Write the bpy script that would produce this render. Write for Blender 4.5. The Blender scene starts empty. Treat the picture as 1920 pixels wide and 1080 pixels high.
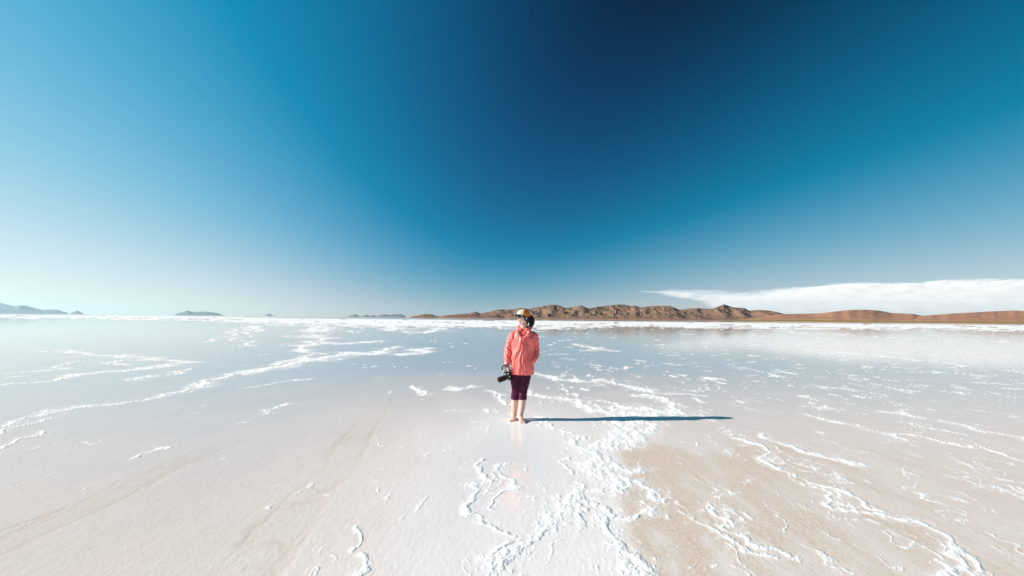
import bpy, bmesh, math
import numpy as np
from mathutils import Vector, Matrix
from mathutils.bvhtree import BVHTree

# ----------------------------------------------------------------------------- scene, camera
scene = bpy.context.scene
col = scene.collection
F = 853.3            # focal length in photograph pixels (16 mm on 36 mm, 1920 wide)
H_CAM = 1.517
PITCH = math.atan(57.0 / F)
ROLL = 0.0094
fw = Vector((0, math.cos(PITCH), math.sin(PITCH)))
r0 = Vector((1, 0, 0))
u0 = r0.cross(fw)
rt = r0 * math.cos(ROLL) + u0 * math.sin(ROLL)
up = u0 * math.cos(ROLL) - r0 * math.sin(ROLL)
CAM = Vector((0, 0, H_CAM))


def ray(px, py):
    return fw + rt * ((px - 960.0) / F) - up * ((py - 540.0) / F)


def hit(px, py):
    d = ray(px, py)
    t = -H_CAM / d.z
    return (d.x * t, d.y * t)


cam_data = bpy.data.cameras.new("camera")
cam_data.sensor_width = 36.0
cam_data.lens = 16.0
cam_data.clip_start = 0.05
cam_data.clip_end = 400000.0
cam = bpy.data.objects.new("camera", cam_data)
col.objects.link(cam)
M = Matrix.Identity(4)
for i in range(3):
    M[i][0] = rt[i]
    M[i][1] = up[i]
    M[i][2] = -fw[i]
    M[i][3] = CAM[i]
cam.matrix_world = M
scene.camera = cam

# ----------------------------------------------------------------------------- noise
def _hash(ix, iy, seed):
    ix = ix.astype(np.int64)
    iy = iy.astype(np.int64)
    h = (ix * 374761393 + iy * 668265263 + seed * 982451653) & 0xFFFFFFFF
    h = ((h ^ (h >> 13)) * 1274126177) & 0xFFFFFFFF
    h = ((h ^ (h >> 16)) * 2246822519) & 0xFFFFFFFF
    return (h ^ (h >> 15)) & 0xFFFFFFFF


def perlin(x, y, seed=0):
    x = np.asarray(x, dtype=np.float64)
    y = np.asarray(y, dtype=np.float64)
    xi = np.floor(x)
    yi = np.floor(y)
    xf = x - xi
    yf = y - yi
    u = xf * xf * xf * (xf * (xf * 6 - 15) + 10)
    v = yf * yf * yf * (yf * (yf * 6 - 15) + 10)

    def g(dx, dy):
        a = _hash(xi + dx, yi + dy, seed).astype(np.float64) * (2 * math.pi / 4294967296.0)
        return np.cos(a) * (xf - dx) + np.sin(a) * (yf - dy)

    n0 = g(0, 0) * (1 - u) + g(1, 0) * u
    n1 = g(0, 1) * (1 - u) + g(1, 1) * u
    return (n0 * (1 - v) + n1 * v) * 1.5


def fbm(x, y, octaves=4, seed=0, gain=0.5):
    s = 0.0
    a = 1.0
    t = 0.0
    for k in range(octaves):
        s = s + a * perlin(x * 2 ** k, y * 2 ** k, seed + 17 * k)
        t += a
        a *= gain
    return s / t


def ridged(x, y, octaves=4, seed=0, gain=0.5):
    s = 0.0
    a = 1.0
    t = 0.0
    for k in range(octaves):
        n = 1.0 - np.abs(perlin(x * 2 ** k, y * 2 ** k, seed + 31 * k)) * 1.6
        s = s + a * n
        t += a
        a *= gain
    return s / t


def sstep(a, b, x):
    t = np.clip((x - a) / (b - a), 0, 1)
    return t * t * (3 - 2 * t)


# ----------------------------------------------------------------------------- object helpers
def tag(o, label=None, cat=None, group=None, kind=None):
    if label:
        o["label"] = label
    if cat:
        o["category"] = cat
    if group:
        o["group"] = group
    if kind:
        o["kind"] = kind
    return o


def mesh_np(name, verts, faces, mat=None, parent=None, smooth=True):
    """verts (n,3) array, faces (m,4) or list of tuples -> one linked mesh object"""
    me = bpy.data.meshes.new(name)
    verts = np.asarray(verts, dtype=np.float32)
    if isinstance(faces, np.ndarray):
        k = faces.shape[1]
        me.vertices.add(len(verts))
        me.vertices.foreach_set("co", verts.ravel())
        me.loops.add(faces.size)
        me.loops.foreach_set("vertex_index", faces.astype(np.int32).ravel())
        me.polygons.add(len(faces))
        me.polygons.foreach_set("loop_start", np.arange(0, faces.size, k, dtype=np.int32))
        me.polygons.foreach_set("loop_total", np.full(len(faces), k, dtype=np.int32))
        me.update(calc_edges=True)
    else:
        me.from_pydata([tuple(map(float, v)) for v in verts], [], [tuple(f) for f in faces])
        me.update()
    me.polygons.foreach_set("use_smooth", np.full(len(me.polygons), smooth, dtype=bool))
    if mat:
        me.materials.append(mat)
    o = bpy.data.objects.new(name, me)
    col.objects.link(o)
    if parent:
        o.parent = parent
    return o


def grid_faces(nr, nc):
    i = np.arange(nr - 1)[:, None] * nc + np.arange(nc - 1)[None, :]
    i = i.ravel()
    return np.stack([i, i + 1, i + nc + 1, i + nc], axis=1)


# ----------------------------------------------------------------------------- node helpers
def new_mat(name):
    m = bpy.data.materials.new(name)
    m.use_nodes = True
    nt = m.node_tree
    for n in list(nt.nodes):
        if n.type not in ("BSDF_PRINCIPLED", "OUTPUT_MATERIAL"):
            nt.nodes.remove(n)
    return m, nt, nt.nodes["Principled BSDF"]


def N(nt, t, **kw):
    n = nt.nodes.new(t)
    for k, v in kw.items():
        setattr(n, k, v)
    return n


def math_node(nt, op, a, b=None, c=None, clamp=False):
    n = N(nt, "ShaderNodeMath", operation=op, use_clamp=clamp)
    for i, v in enumerate((a, b, c)):
        if v is None:
            continue
        if hasattr(v, "links") or hasattr(v, "is_output"):
            nt.links.new(v, n.inputs[i])
        else:
            n.inputs[i].default_value = v
    return n.outputs[0]


def mix_col(nt, fac, a, b, blend="MIX"):
    n = N(nt, "ShaderNodeMix", data_type="RGBA", blend_type=blend)
    for sock, v in ((n.inputs[0], fac), (n.inputs[6], a), (n.inputs[7], b)):
        if hasattr(v, "is_output"):
            nt.links.new(v, sock)
        elif isinstance(v, (int, float)):
            sock.default_value = v
        else:
            sock.default_value = (v[0], v[1], v[2], 1)
    return n.outputs[2]


def noise_node(nt, vec, scale, detail=4, rough=0.55):
    n = N(nt, "ShaderNodeTexNoise")
    n.inputs["Scale"].default_value = scale
    n.inputs["Detail"].default_value = detail
    n.inputs["Roughness"].default_value = rough
    if vec is not None:
        nt.links.new(vec, n.inputs["Vector"])
    return n.outputs["Fac"]


def simple_mat(name, color, rough=0.5, noise_amt=0.12, noise_scale=40, bump=0.0, bump_scale=200, spec=0.5, sheen=0.0, metallic=0.0):
    m, nt, b = new_mat(name)
    tc = N(nt, "ShaderNodeTexCoord").outputs["Object"]
    f = noise_node(nt, tc, noise_scale)
    dark = tuple(c * (1 - noise_amt) for c in color)
    light = tuple(min(1, c * (1 + noise_amt)) for c in color)
    nt.links.new(mix_col(nt, f, dark, light), b.inputs["Base Color"])
    b.inputs["Roughness"].default_value = rough
    b.inputs["Specular IOR Level"].default_value = spec
    b.inputs["Metallic"].default_value = metallic
    b.inputs["Sheen Weight"].default_value = sheen
    if bump:
        bn = N(nt, "ShaderNodeBump")
        bn.inputs["Strength"].default_value = bump
        bn.inputs["Distance"].default_value = 0.004
        nt.links.new(noise_node(nt, tc, bump_scale, 5), bn.inputs["Height"])
        nt.links.new(bn.outputs[0], b.inputs["Normal"])
    return m


# ----------------------------------------------------------------------------- light: sky and sun
SUN_AZ = math.radians(95.0)        # to the left of the view direction
SUN_EL = math.radians(26.8)
SUN = Vector((-math.sin(SUN_AZ) * math.cos(SUN_EL), math.cos(SUN_AZ) * math.cos(SUN_EL), math.sin(SUN_EL)))

world = bpy.data.worlds.new("World")
scene.world = world
world.use_nodes = True
wt = world.node_tree
bg = wt.nodes["Background"]
sky = N(wt, "ShaderNodeTexSky", sky_type="NISHITA")
sky.sun_disc = False
sky.sun_elevation = SUN_EL
sky.sun_rotation = math.radians(265.0)
sky.altitude = 3600
sky.air_density = 1.0
sky.dust_density = 0.6
sky.ozone_density = 2.0
# skylight 90 degrees from the sun is polarised: a polariser on the lens darkens that band
tcw = N(wt, "ShaderNodeTexCoord")
nrm = N(wt, "ShaderNodeVectorMath", operation="NORMALIZE")
wt.links.new(tcw.outputs["Generated"], nrm.inputs[0])
dot = N(wt, "ShaderNodeVectorMath", operation="DOT_PRODUCT")
wt.links.new(nrm.outputs[0], dot.inputs[0])
dot.inputs[1].default_value = SUN
dt = dot.outputs["Value"]
c2 = math_node(wt, "MULTIPLY", dt, dt)
pol = math_node(wt, "DIVIDE", math_node(wt, "SUBTRACT", 1.0, c2), math_node(wt, "ADD", 1.0, c2))
SKY_STRENGTH = 0.12
EXPOSURE = 0.5
gain = 1.0 / (SKY_STRENGTH * 2 ** EXPOSURE)
# per channel: scale, contrast, depth of the polarised band, its sharpness, shoulder, toe, forward scatter
RESPONSE = ((0.0935, 2.213, 0.794, 2.109, 1.037, 0.0720, 0.738),
            (0.2316, 1.263, 0.634, 1.833, 0.797, 0.0579, 0.552),
            (0.3150, 1.326, 0.552, 1.677, 0.798, 0.2051, 0.617))
sepw = N(wt, "ShaderNodeSeparateColor")
wt.links.new(sky.outputs[0], sepw.inputs[0])
comb = N(wt, "ShaderNodeCombineColor")
for i, (a_, g_, k_, h_, s_, o_, b_) in enumerate(RESPONSE):
    m_ = math_node(wt, "MULTIPLY", math_node(wt, "POWER", sepw.outputs[i], g_), a_)
    p_ = math_node(wt, "SUBTRACT", 1.0, math_node(wt, "MULTIPLY", math_node(wt, "POWER", pol, h_), k_))
    m_ = math_node(wt, "MULTIPLY", m_, p_)
    m_ = math_node(wt, "MULTIPLY", m_, math_node(wt, "EXPONENT", math_node(wt, "MULTIPLY", dt, b_)))
    m_ = math_node(wt, "DIVIDE", m_, math_node(wt, "MULTIPLY_ADD", m_, s_, 1.0))
    m_ = math_node(wt, "MAXIMUM", math_node(wt, "SUBTRACT", m_, o_), 0.0)
    wt.links.new(math_node(wt, "MULTIPLY", m_, gain), comb.inputs[i])
wt.links.new(comb.outputs[0], bg.inputs["Color"])
bg.inputs["Strength"].default_value = SKY_STRENGTH

sd = bpy.data.lights.new("sun", "SUN")
sd.energy = 5.0
sd.angle = math.radians(0.5)
sd.color = (1.0, 0.945, 0.88)
sun = bpy.data.objects.new("sun", sd)
sun.rotation_euler = (-SUN).to_track_quat("-Z", "Y").to_euler()
sun.location = SUN * 50
col.objects.link(sun)

scene.view_settings.view_transform = "Standard"
scene.view_settings.look = "None"
scene.view_settings.exposure = EXPOSURE
scene.view_settings.gamma = 1.0
scene.render.engine = "CYCLES"
cy = scene.cycles
cy.use_denoising = True
try:
    cy.denoiser = "OPENIMAGEDENOISE"
except Exception:
    pass
cy.max_bounces = 10
cy.volume_bounces = 4
cy.diffuse_bounces = 4
cy.sample_clamp_indirect = 8.0

# ----------------------------------------------------------------------------- salt flat
def L(w, *pts):
    return (w, [hit(x, y) for x, y in pts])


LINES = [
    # the thick broken ridge that climbs from the lower edge
    L(1.1, (932, 1085), (936, 1060), (945, 1035), (951, 1011)),
    L(1.5, (938, 1085), (948, 1072), (962, 1052), (976, 1040), (989, 1010), (1005, 995), (1020, 985), (1039, 980), (1050, 968), (1058, 962), (1067, 952), (1072, 938), (1080, 927), (1102, 921), (1140, 914)),
    L(0.8, (976, 1045), (992, 1030), (1000, 1015)),
    L(1.6, (1206, 1085), (1190, 1050), (1172, 1036), (1156, 1018), (1144, 1003), (1134, 990), (1140, 976), (1130, 960), (1110, 945), (1090, 932)),
    L(0.7, (1090, 932), (1082, 950), (1080, 975), (1090, 998)),
    L(1.7, (1140, 914), (1136, 902), (1134, 888), (1121, 873), (1112, 856), (1098, 838), (1085, 824)),
    L(2.2, (1112, 846), (1130, 841), (1150, 836), (1178, 826), (1192, 818), (1212, 808), (1217, 797), (1190, 792), (1165, 789), (1146, 786)),
    L(2.0, (1150, 828), (1162, 815), (1160, 800), (1150, 790)),
    L(1.4, (1122, 872), (1140, 882), (1160, 893), (1187, 903), (1219, 925), (1237, 941)),
    L(1.2, (1130, 862), (1150, 870), (1171, 878), (1192, 874)),
    L(1.3, (1140, 914), (1160, 905), (1172, 898)),
    L(1.2, (1134, 990), (1165, 975), (1190, 965), (1210, 955)),
    L(0.8, (935, 997), (910, 982), (915, 970), (901, 962), (890, 952), (879, 941), (876, 928), (890, 912), (894, 900), (893, 880), (907, 868)),
    L(0.7, (955, 960), (940, 944), (935, 932), (945, 912), (939, 884), (954, 871)),
    L(0.7, (1086, 893), (1066, 876), (1060, 865), (1080, 852)),
    L(0.9, (1012, 784), (1036, 798), (1027, 806), (1045, 812), (1064, 815)),
    L(1.0, (1137, 779), (1110, 767), (1080, 756), (1050, 742), (1027, 739), (992, 738)),
    L(0.8, (1142, 777), (1172, 766), (1160, 760), (1130, 756), (1100, 755)),
    L(1.3, (1277, 776), (1260, 767), (1230, 759), (1237, 750), (1222, 742), (1202, 735)),
    L(0.9, (1230, 752), (1200, 744), (1175, 737)),
    L(2.2, (1172, 778), (1210, 776), (1240, 772), (1272, 776)),
    L(1.6, (1170, 768), (1215, 766), (1250, 766)),
    L(0.9, (1120, 715), (1160, 722), (1200, 727), (1235, 732), (1262, 735), (1300, 737)),
    L(0.8, (1160, 712), (1170, 722)),
    L(1.0, (1003, 696), (1030, 704), (1060, 712), (1090, 719), (1117, 720)),
    L(1.0, (990, 726), (1015, 734), (1025, 737)),
    L(0.7, (1092, 647), (1115, 653), (1140, 657)),
    L(0.8, (1515, 775), (1552, 787), (1600, 800), (1647, 810), (1690, 825)),
    L(0.8, (1647, 810), (1710, 815), (1752, 822), (1790, 833), (1840, 840), (1877, 850), (1905, 859), (1990, 885)),
    L(1.0, (1765, 791), (1815, 801), (1852, 810), (1890, 816), (1920, 824), (2010, 845)),
    L(0.5, (1750, 804), (1785, 812), (1810, 817)),
    L(0.6, (1525, 747), (1540, 752)),
    L(0.7, (1652, 770), (1685, 775), (1717, 787)),
    L(0.6, (1755, 732), (1785, 737), (1810, 742)),
    L(0.7, (1455, 620), (1575, 629), (1665, 632), (1765, 636), (1915, 643), (2100, 650)),
    L(0.9, (1477, 654), (1527, 656), (1620, 664), (1680, 671), (1775, 684)),
    L(1.0, (1367, 819), (1399, 828), (1427, 846), (1443, 866), (1452, 882), (1490, 886)),
    L(0.9, (1515, 894), (1540, 910), (1587, 929), (1635, 950)),
    L(1.0, (1525, 913), (1547, 929), (1581, 948), (1613, 951), (1635, 960), (1666, 967), (1717, 976), (1739, 992), (1745, 1011), (1761, 1042), (1783, 1061), (1800, 1085)),
    L(1.1, (1351, 948), (1377, 967), (1380, 989), (1402, 1001), (1433, 1017), (1455, 1033), (1471, 1045)),
    L(0.9, (1320, 979), (1350, 992), (1383, 1011), (1430, 1036), (1474, 1061)),
    L(0.9, (1754, 1017), (1786, 1033), (1824, 1058), (1849, 1080)),
    L(0.8, (1430, 815), (1471, 831), (1515, 847), (1559, 856), (1603, 872)),
    L(0.6, (1880, 898), (1920, 908)),
    L(1.1, (-60, 822), (0, 799), (57, 782), (107, 767), (150, 760), (190, 756), (232, 749), (275, 739), (325, 732), (362, 724), (400, 712), (437, 702), (475, 696)),
    L(1.7, (475, 700), (505, 692), (542, 685), (567, 680), (592, 675), (630, 670), (660, 660), (695, 665)),
    L(1.3, (520, 683), (560, 672), (587, 677)),
    L(1.0, (587, 677), (575, 665), (572, 655), (590, 642), (590, 622), (597, 610)),
    L(1.3, (602, 642), (640, 645), (695, 640)),
    L(1.3, (700, 664), (725, 657), (745, 650)),
    L(1.3, (752, 665), (780, 660), (802, 654)),
    L(0.7, (735, 612), (750, 620), (775, 624), (800, 622), (830, 616)),
    L(1.3, (-60, 732), (0, 724), (92, 717), (137, 705), (200, 696), (262, 690), (300, 688), (372, 680), (340, 679), (287, 674), (225, 669), (137, 661), (107, 658)),
    L(0.8, (0, 705), (57, 697), (100, 690), (160, 677)),
    L(0.6, (180, 682), (225, 675), (260, 684)),
    L(0.6, (245, 712), (290, 706), (360, 692)),
    L(0.8, (-40, 858), (0, 842), (32, 829), (80, 810)),
    L(0.6, (252, 861), (272, 847), (300, 841), (325, 837)),
    L(0.7, (0, 810), (40, 800), (75, 787)),
    L(0.5, (500, 722), (540, 716), (580, 709)),
    L(0.6, (512, 775), (535, 765), (557, 752)),
    L(0.7, (775, 735), (795, 724), (782, 740), (805, 737)),
    L(0.7, (855, 727), (895, 732)),
    L(0.7, (925, 742), (935, 752), (955, 756)),
    L(0.6, (920, 766), (935, 774)),
    L(0.5, (645, 1030), (668, 1006), (672, 990)),
    L(0.6, (658, 1080), (662, 1060), (660, 1040)),
    L(0.6, (400, 640), (425, 628), (455, 615), (480, 611)),
    L(0.6, (468, 648), (478, 625), (480, 612)),
]


def build_ground():
    dys = [640.0]
    while dys[-1] > 4.0:
        dys.append(dys[-1] - 1.3)
    while dys[-1] > 0.034:
        dys.append(dys[-1] * 0.92)
    ys = H_CAM * F / np.array(dys)
    st = 1.8 / F
    tmain = np.arange(-1.22, 1.22, st)
    tout = np.arange(1.24, 2.3, 0.03)
    ts = np.concatenate([-tout[::-1], tmain, tout])
    ys = np.concatenate([[-60000.0], ys])
    nr, nc = len(ys), len(ts) + 2
    Y = np.repeat(ys[:, None], nc, axis=1)
    T = np.concatenate([[0.0], ts, [0.0]])
    X = Y * T[None, :]
    X[0] = X[1]
    X[:, 0] = -60000.0
    X[:, -1] = 60000.0
    x = X.ravel()
    y = Y.ravel()
    n = x.size
    D = np.maximum(np.abs(y), 1.5)
    live = (y > 1.5) & (np.abs(x) < 3.0 * D)

    # photograph-independent fields -------------------------------------------------
    crust = np.zeros(n)
    height = np.zeros(n)
    # ridges
    wx = x + 0.0
    wy = y + 0.0
    a = 0.010 * D + 0.02
    f1 = 1.0 / (0.045 * D + 0.12)
    # use a fixed set of scales so that the pattern does not swim with distance
    for sc, lo, hi in ((0.16, 1.0, 9.0), (0.45, 2.0, 30.0), (1.5, 8.0, 120.0), (5.0, 30.0, 900.0)):
        wgt = sstep(lo * 0.6, lo * 1.2, D) * (1 - sstep(hi * 0.7, hi * 1.4, D))
        amp = sc * 0.36
        wx = wx + wgt * amp * perlin(x / sc, y / sc, 3)
        wy = wy + wgt * amp * 1.3 * perlin(x / sc, y / sc, 4)
    # fine noise at a scale that follows the viewing distance in octaves
    fine = np.zeros(n)
    norm = np.zeros(n)
    for k in range(-9, 6):
        lam = 2.0 ** (-k)
        target = 0.016 * D + 0.012
        w = np.exp(-((np.log2(lam) - np.log2(target)) / 1.0) ** 2)
        sel = w > 0.02
        if not sel.any():
            continue
        v = perlin(x[sel] / lam, y[sel] / (lam * 2.6), 40 + k)
        fine[sel] += w[sel] * v
        norm[sel] += w[sel] ** 2
    fine = fine / np.sqrt(np.maximum(norm, 1e-6))
    big = np.zeros(n)
    norm = np.zeros(n)
    for k in range(-11, 4):
        lam = 2.0 ** (-k)
        target = 0.09 * D + 0.05
        w = np.exp(-((np.log2(lam) - np.log2(target)) / 1.0) ** 2)
        sel = w > 0.02
        if not sel.any():
            continue
        v = perlin(x[sel] / lam, y[sel] / (lam * 2.6), 90 + k)
        big[sel] += w[sel] * v
        norm[sel] += w[sel] ** 2
    big = big / np.sqrt(np.maximum(norm, 1e-6))

    micro = np.zeros(n)
    norm = np.zeros(n)
    for k in range(-3, 8):
        lam = 2.0 ** (-k)
        target = 0.0062 * D + 0.004
        w = np.exp(-((np.log2(lam) - np.log2(target)) / 0.9) ** 2) * (D < 40)
        sel = w > 0.02
        if not sel.any():
            continue
        v = perlin(x[sel] / lam, y[sel] / (lam * 1.7), 140 + k)
        micro[sel] += w[sel] * v
        norm[sel] += w[sel] ** 2
    micro = micro / np.sqrt(np.maximum(norm, 1e-6))
    dyp = H_CAM * F / D
    thp = x / D
    streak = 0.6 * perlin(thp * 9, dyp / 2.6, 201) + 0.5 * perlin(thp * 34, dyp / 1.5, 202) + 0.35 * perlin(thp * 90, dyp / 1.3, 203)
    idx_live = np.nonzero(live & (D < 400))[0]
    frost = np.zeros(n)
    lx, ly = wx[idx_live], wy[idx_live]
    for wfac, pts in LINES:
        for (ax, ay), (bx, by) in zip(pts[:-1], pts[1:]):
            Dm = max(2.0, 0.5 * (ay + by))
            w = wfac * (0.015 + 0.0064 * Dm) * (0.80 if Dm < 7 else 1.0)
            if Dm > 14:
                w *= 1.0 + 0.02 * (Dm - 14)
            m = 4.5 * w + 0.05 * Dm
            sel = np.nonzero((lx > min(ax, bx) - m) & (lx < max(ax, bx) + m) & (ly > min(ay, by) - m) & (ly < max(ay, by) + m))[0]
            if sel.size == 0:
                continue
            px, py = lx[sel] - ax, ly[sel] - ay
            ex, ey = bx - ax, by - ay
            l2 = ex * ex + ey * ey + 1e-9
            t = np.clip((px * ex + py * ey) / l2, 0, 1)
            d = np.hypot(px - t * ex, py - t * ey)
            R = np.exp(-(d / (1.15 * w)) ** 2)
            gi = idx_live[sel]
            R2 = np.exp(-(d / (2.6 * w)) ** 2)
            val = np.maximum(sstep(0.36, 0.66, R + 0.40 * fine[gi] + 0.28 * big[gi] + 0.20 * micro[gi]),
                             0.9 * sstep(0.52, 0.68, R2 * 0.75 + 0.45 * fine[gi] + 0.12 * big[gi] + 0.25 * micro[gi] - 0.12))
            val = val * sstep(0.02, 0.12, R2)
            crust[gi] = np.maximum(crust[gi], val)
            R3 = np.exp(-(d / (3.2 * w)) ** 2)
            frost[gi] = np.maximum(frost[gi], min(1.0, 0.35 + 0.4 * wfac) * sstep(0.15, 1.0, R3 + 0.30 * fine[gi] + 0.25 * micro[gi] + 0.2 * big[gi]) * sstep(0.01, 0.1, R3))
            hh = np.clip(R ** 1.6 * (0.65 + 0.8 * fine[gi] + 0.4 * micro[gi]), 0, 1.3) * min(1.0, 0.55 + 0.4 * wfac)
            height[gi] = np.maximum(height[gi], hh * val)

    # scattered flecks of crust; how many depends on the distance and the place
    th = np.where(D > 0, x / D, 0)
    dens = np.full(n, -0.10)
    dens = dens + 0.17 * sstep(6.5, 11, D) * sstep(0.0, 0.20, th + 0.10 * big) * (1 - sstep(40, 70, D))
    dens = dens + 0.08 * sstep(8, 13, D) * sstep(0.30, 0.55, th) * (1 - sstep(20, 30, D))
    dens = dens + 0.20 * sstep(12, 30, D) * (1 - sstep(0.02, 0.30, np.abs(th + 0.27)))
    dens = dens + 0.08 * np.exp(-((th - 0.10) / 0.12) ** 2 - ((D - 9) / 3.0) ** 2)
    dens = dens - 0.25 * (1 - sstep(-0.85, -0.55, th)) * (1 - sstep(70, 110, D))
    dens = dens - 0.55 * sstep(13, 19, D) * sstep(0.12, 0.35, th) * (1 - sstep(45, 60, D))
    # the far dry crust, whiter and closed, starting further off on the left
    start = 40 + 45 * sstep(0.35, 0.9, -th) + 16 * big + 12 * sstep(0.0, 0.35, th)
    far = sstep(0.0, 1.0, (D - start) / (1.6 * start))
    dens = dens + 0.30 * far
    n2 = 0.62 * fine + 0.42 * big + 0.12 * micro
    fl = sstep(0.46, 0.60, n2 + dens * 1.1)
    fl = fl * sstep(6.0, 10.0, D)
    # a few crystals near by
    near_f = sstep(0.80, 0.95, 0.75 * fine + 0.45 * big) * 0.8 * (1 - sstep(7, 11, D))
    fl = np.maximum(fl, near_f * sstep(-0.25, 0.1, th + 0.0))
    farc = sstep(-0.45, 0.25, 0.15 * fine + 0.3 * big + 1.45 * streak + (far - 0.58) * 1.35) * sstep(0.05, 0.4, far)
    farc = farc * (1 - sstep(300, 420, D + 60 * streak) * sstep(-0.75, -0.3, th) - sstep(900, 1200, D) * (1 - sstep(-0.75, -0.3, th)))
    fl = np.maximum(fl * (1 - sstep(300, 400, D)), farc)
    fl = np.where(live, fl, 0.3 * (D < 500))
    crust = np.maximum(crust, fl)
    height = np.maximum(height, 0.32 * fl * (1 - sstep(40, 80, D)))

    # lacy veins of salt, drawn out along the flow
    vein = np.zeros(n)
    for q, (sc, lo, hi) in enumerate(((0.30, 1.5, 6.0), (0.62, 3.2, 13.0), (1.5, 8.0, 22.0))):
        wgt = sstep(lo * 0.8, lo * 1.3, D) * (1 - sstep(hi * 0.7, hi * 1.2, D))
        sel = np.nonzero(live & (wgt > 0.01))[0]
        xs, ysl = wx[sel], wy[sel]
        a1 = np.abs(perlin(xs / sc, ysl / (3.4 * sc), 400 + q) + 0.38 * perlin(xs / (0.3 * sc), ysl / (0.7 * sc), 410 + q))
        br = perlin(xs / (0.9 * sc), ysl / (1.6 * sc), 420 + q) + 0.7 * perlin(xs / (3.1 * sc), ysl / (5.0 * sc), 430 + q)
        loc = 0.20 * sstep(0.02, 0.25, th[sel]) - 0.42 * sstep(0.08, 0.4, -th[sel]) - 0.15
        ln = (1 - sstep(0.018, 0.075, a1 + 0.06 * micro[sel])) * sstep(0.05, 0.40, br + loc + 0.35 * fine[sel]) * sstep(-0.55, 0.10, micro[sel] + 0.5 * fine[sel])
        vein[sel] = np.maximum(vein[sel], ln * wgt[sel])
    crust = np.maximum(crust, 0.9 * vein)
    height = np.maximum(height, 0.22 * vein * (1 - sstep(25, 60, D)))
    frost = np.maximum(frost, 0.4 * vein)

    dash = sstep(0.60, 0.74, perlin(thp * 20, dyp / 2.3, 501) + 0.35 * perlin(thp * 75, dyp / 1.5, 502) + 0.10 * sstep(0.2, 0.5, thp))
    dash = dash * sstep(11, 15, D) * (1 - sstep(50, 70, D)) * sstep(0.0, 0.15, thp)
    crust = np.maximum(crust, 0.85 * dash)
    # loose crystals round the ridges
    crumbs = sstep(0.55, 0.75, 0.8 * micro + 0.3 * fine + 0.35 * frost - 0.10) * sstep(0.05, 0.4, frost) * (1 - sstep(8, 12, D))
    crust = np.maximum(crust, 0.8 * crumbs)

    # brown mud showing through the thin salt, lower right
    bst = 0.55 * perlin(x / 0.16, y / 0.75, 301) + 0.45 * perlin(x / 0.45, y / 1.6, 302) + 0.3 * perlin(x / 0.06, y / 0.2, 303)
    edge = x - 0.72 - 0.22 * (y - 3.2) - 0.10 * big
    west = sstep(0.0, 0.16, edge)                          # nothing brown left of the ridge
    near_edge = np.exp(-np.maximum(edge, 0) / 1.5)
    brown = (0.46 + 0.60 * near_edge) * (1 - sstep(5.0, 6.6, y + 0.5 * big)) * (1 - sstep(2.8, 5.5, x))
    brown = brown * (0.75 + 0.25 * sstep(2.7, 3.9, y + 0.3 * big))
    brown = np.maximum(sstep(0.12, 0.95, brown + 0.55 * bst), 0.42 * sstep(-0.5, 0.8, 0.25 + bst) * (1 - sstep(4.5, 8.0, D + big))) * west
    brown = np.maximum(brown, 0.22 * sstep(-0.6, -3.0, x + 0.4 * bst) * (1 - sstep(3.0, 5.5, D)))
    # how wet the surface is
    wet = 0.22 + 0.78 * sstep(3.6, 15.0, D + 1.0 * big + 4.0 * sstep(-0.15, -0.7, th))
    wet = np.maximum(wet, 0.95 * np.exp(-((x - 0.0) / 0.75) ** 2 - ((y - 4.6) / 2.2) ** 2))
    wet = wet * (1 - 0.6 * brown) * (1 - 0.6 * frost)
    wet = np.where(live, wet, 0.5)

    clean = np.exp(-((x - 0.25 - 0.25 * big) / 1.3) ** 2) * (1 - sstep(6.0, 10.0, D)) * (1 - brown)
    # old tyre tracks
    track = np.zeros(n)
    for pts, w in (([hit(455, 1085), hit(500, 1040), hit(575, 930), hit(630, 880), hit(670, 825), hit(720, 745)], 0.16),
                   ([hit(-60, 1055), hit(60, 1000), hit(190, 945), hit(265, 905), hit(330, 870), hit(430, 830)], 0.11),
                   ([hit(-40, 1020), hit(80, 975), hit(160, 945), hit(260, 890), hit(400, 855)], 0.05)):
        for (ax, ay), (bx, by) in zip(pts[:-1], pts[1:]):
            ex, ey = bx - ax, by - ay
            l2 = ex * ex + ey * ey
            sel = np.nonzero(live & (np.abs(x - 0.5 * (ax + bx)) < abs(ex) + 1) & (np.abs(y - 0.5 * (ay + by)) < abs(ey) + 1))[0]
            qx = x[sel] + 0.05 * big[sel] - ax
            qy = y[sel] + 0.05 * big[sel] - ay
            t = np.clip((qx * ex + qy * ey) / l2, 0, 1)
            d = np.hypot(qx - t * ex, qy - t * ey)
            track[sel] = np.maximum(track[sel], np.maximum(0.30 * (1 - sstep(w * 0.6, w * 1.3, d)), np.exp(-((d + 0.04 * fine[sel] - w) / (0.22 * w + 0.012)) ** 2) * (0.45 + 0.55 * np.clip(big[sel] + 0.6, 0, 1))))
    track = track * (0.6 + 0.4 * np.clip(big + 0.5, 0, 1))

    rough_near = (1 - sstep(5, 14, D)) * (1 - 0.5 * wet)
    z = (0.36 + 0.5 * sstep(4, 10, D)) * (height * (0.008 + 0.008 * np.clip(fine + 0.2, 0, 1) + 0.008 * np.clip(micro, -0.6, 1)) + crust * (0.002 + 0.0028 * micro)) + frost * 0.001
    z = z + rough_near * (0.0005 * fine + 0.0004 * micro) + 0.0003 * micro * (1 - sstep(10, 25, D))
    z = z - 0.0022 * track
    z = z * (1 - sstep(14, 24, D))
    z = np.where(live & (D < 700), z, 0.0)
    # keep the ground level where the feet stand
    verts = np.stack([x, y, z], axis=1)
    o = mesh_np("ground", verts, grid_faces(nr, nc), None)
    me = o.data
    ripple = 1 - sstep(5, 13, D)
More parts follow.
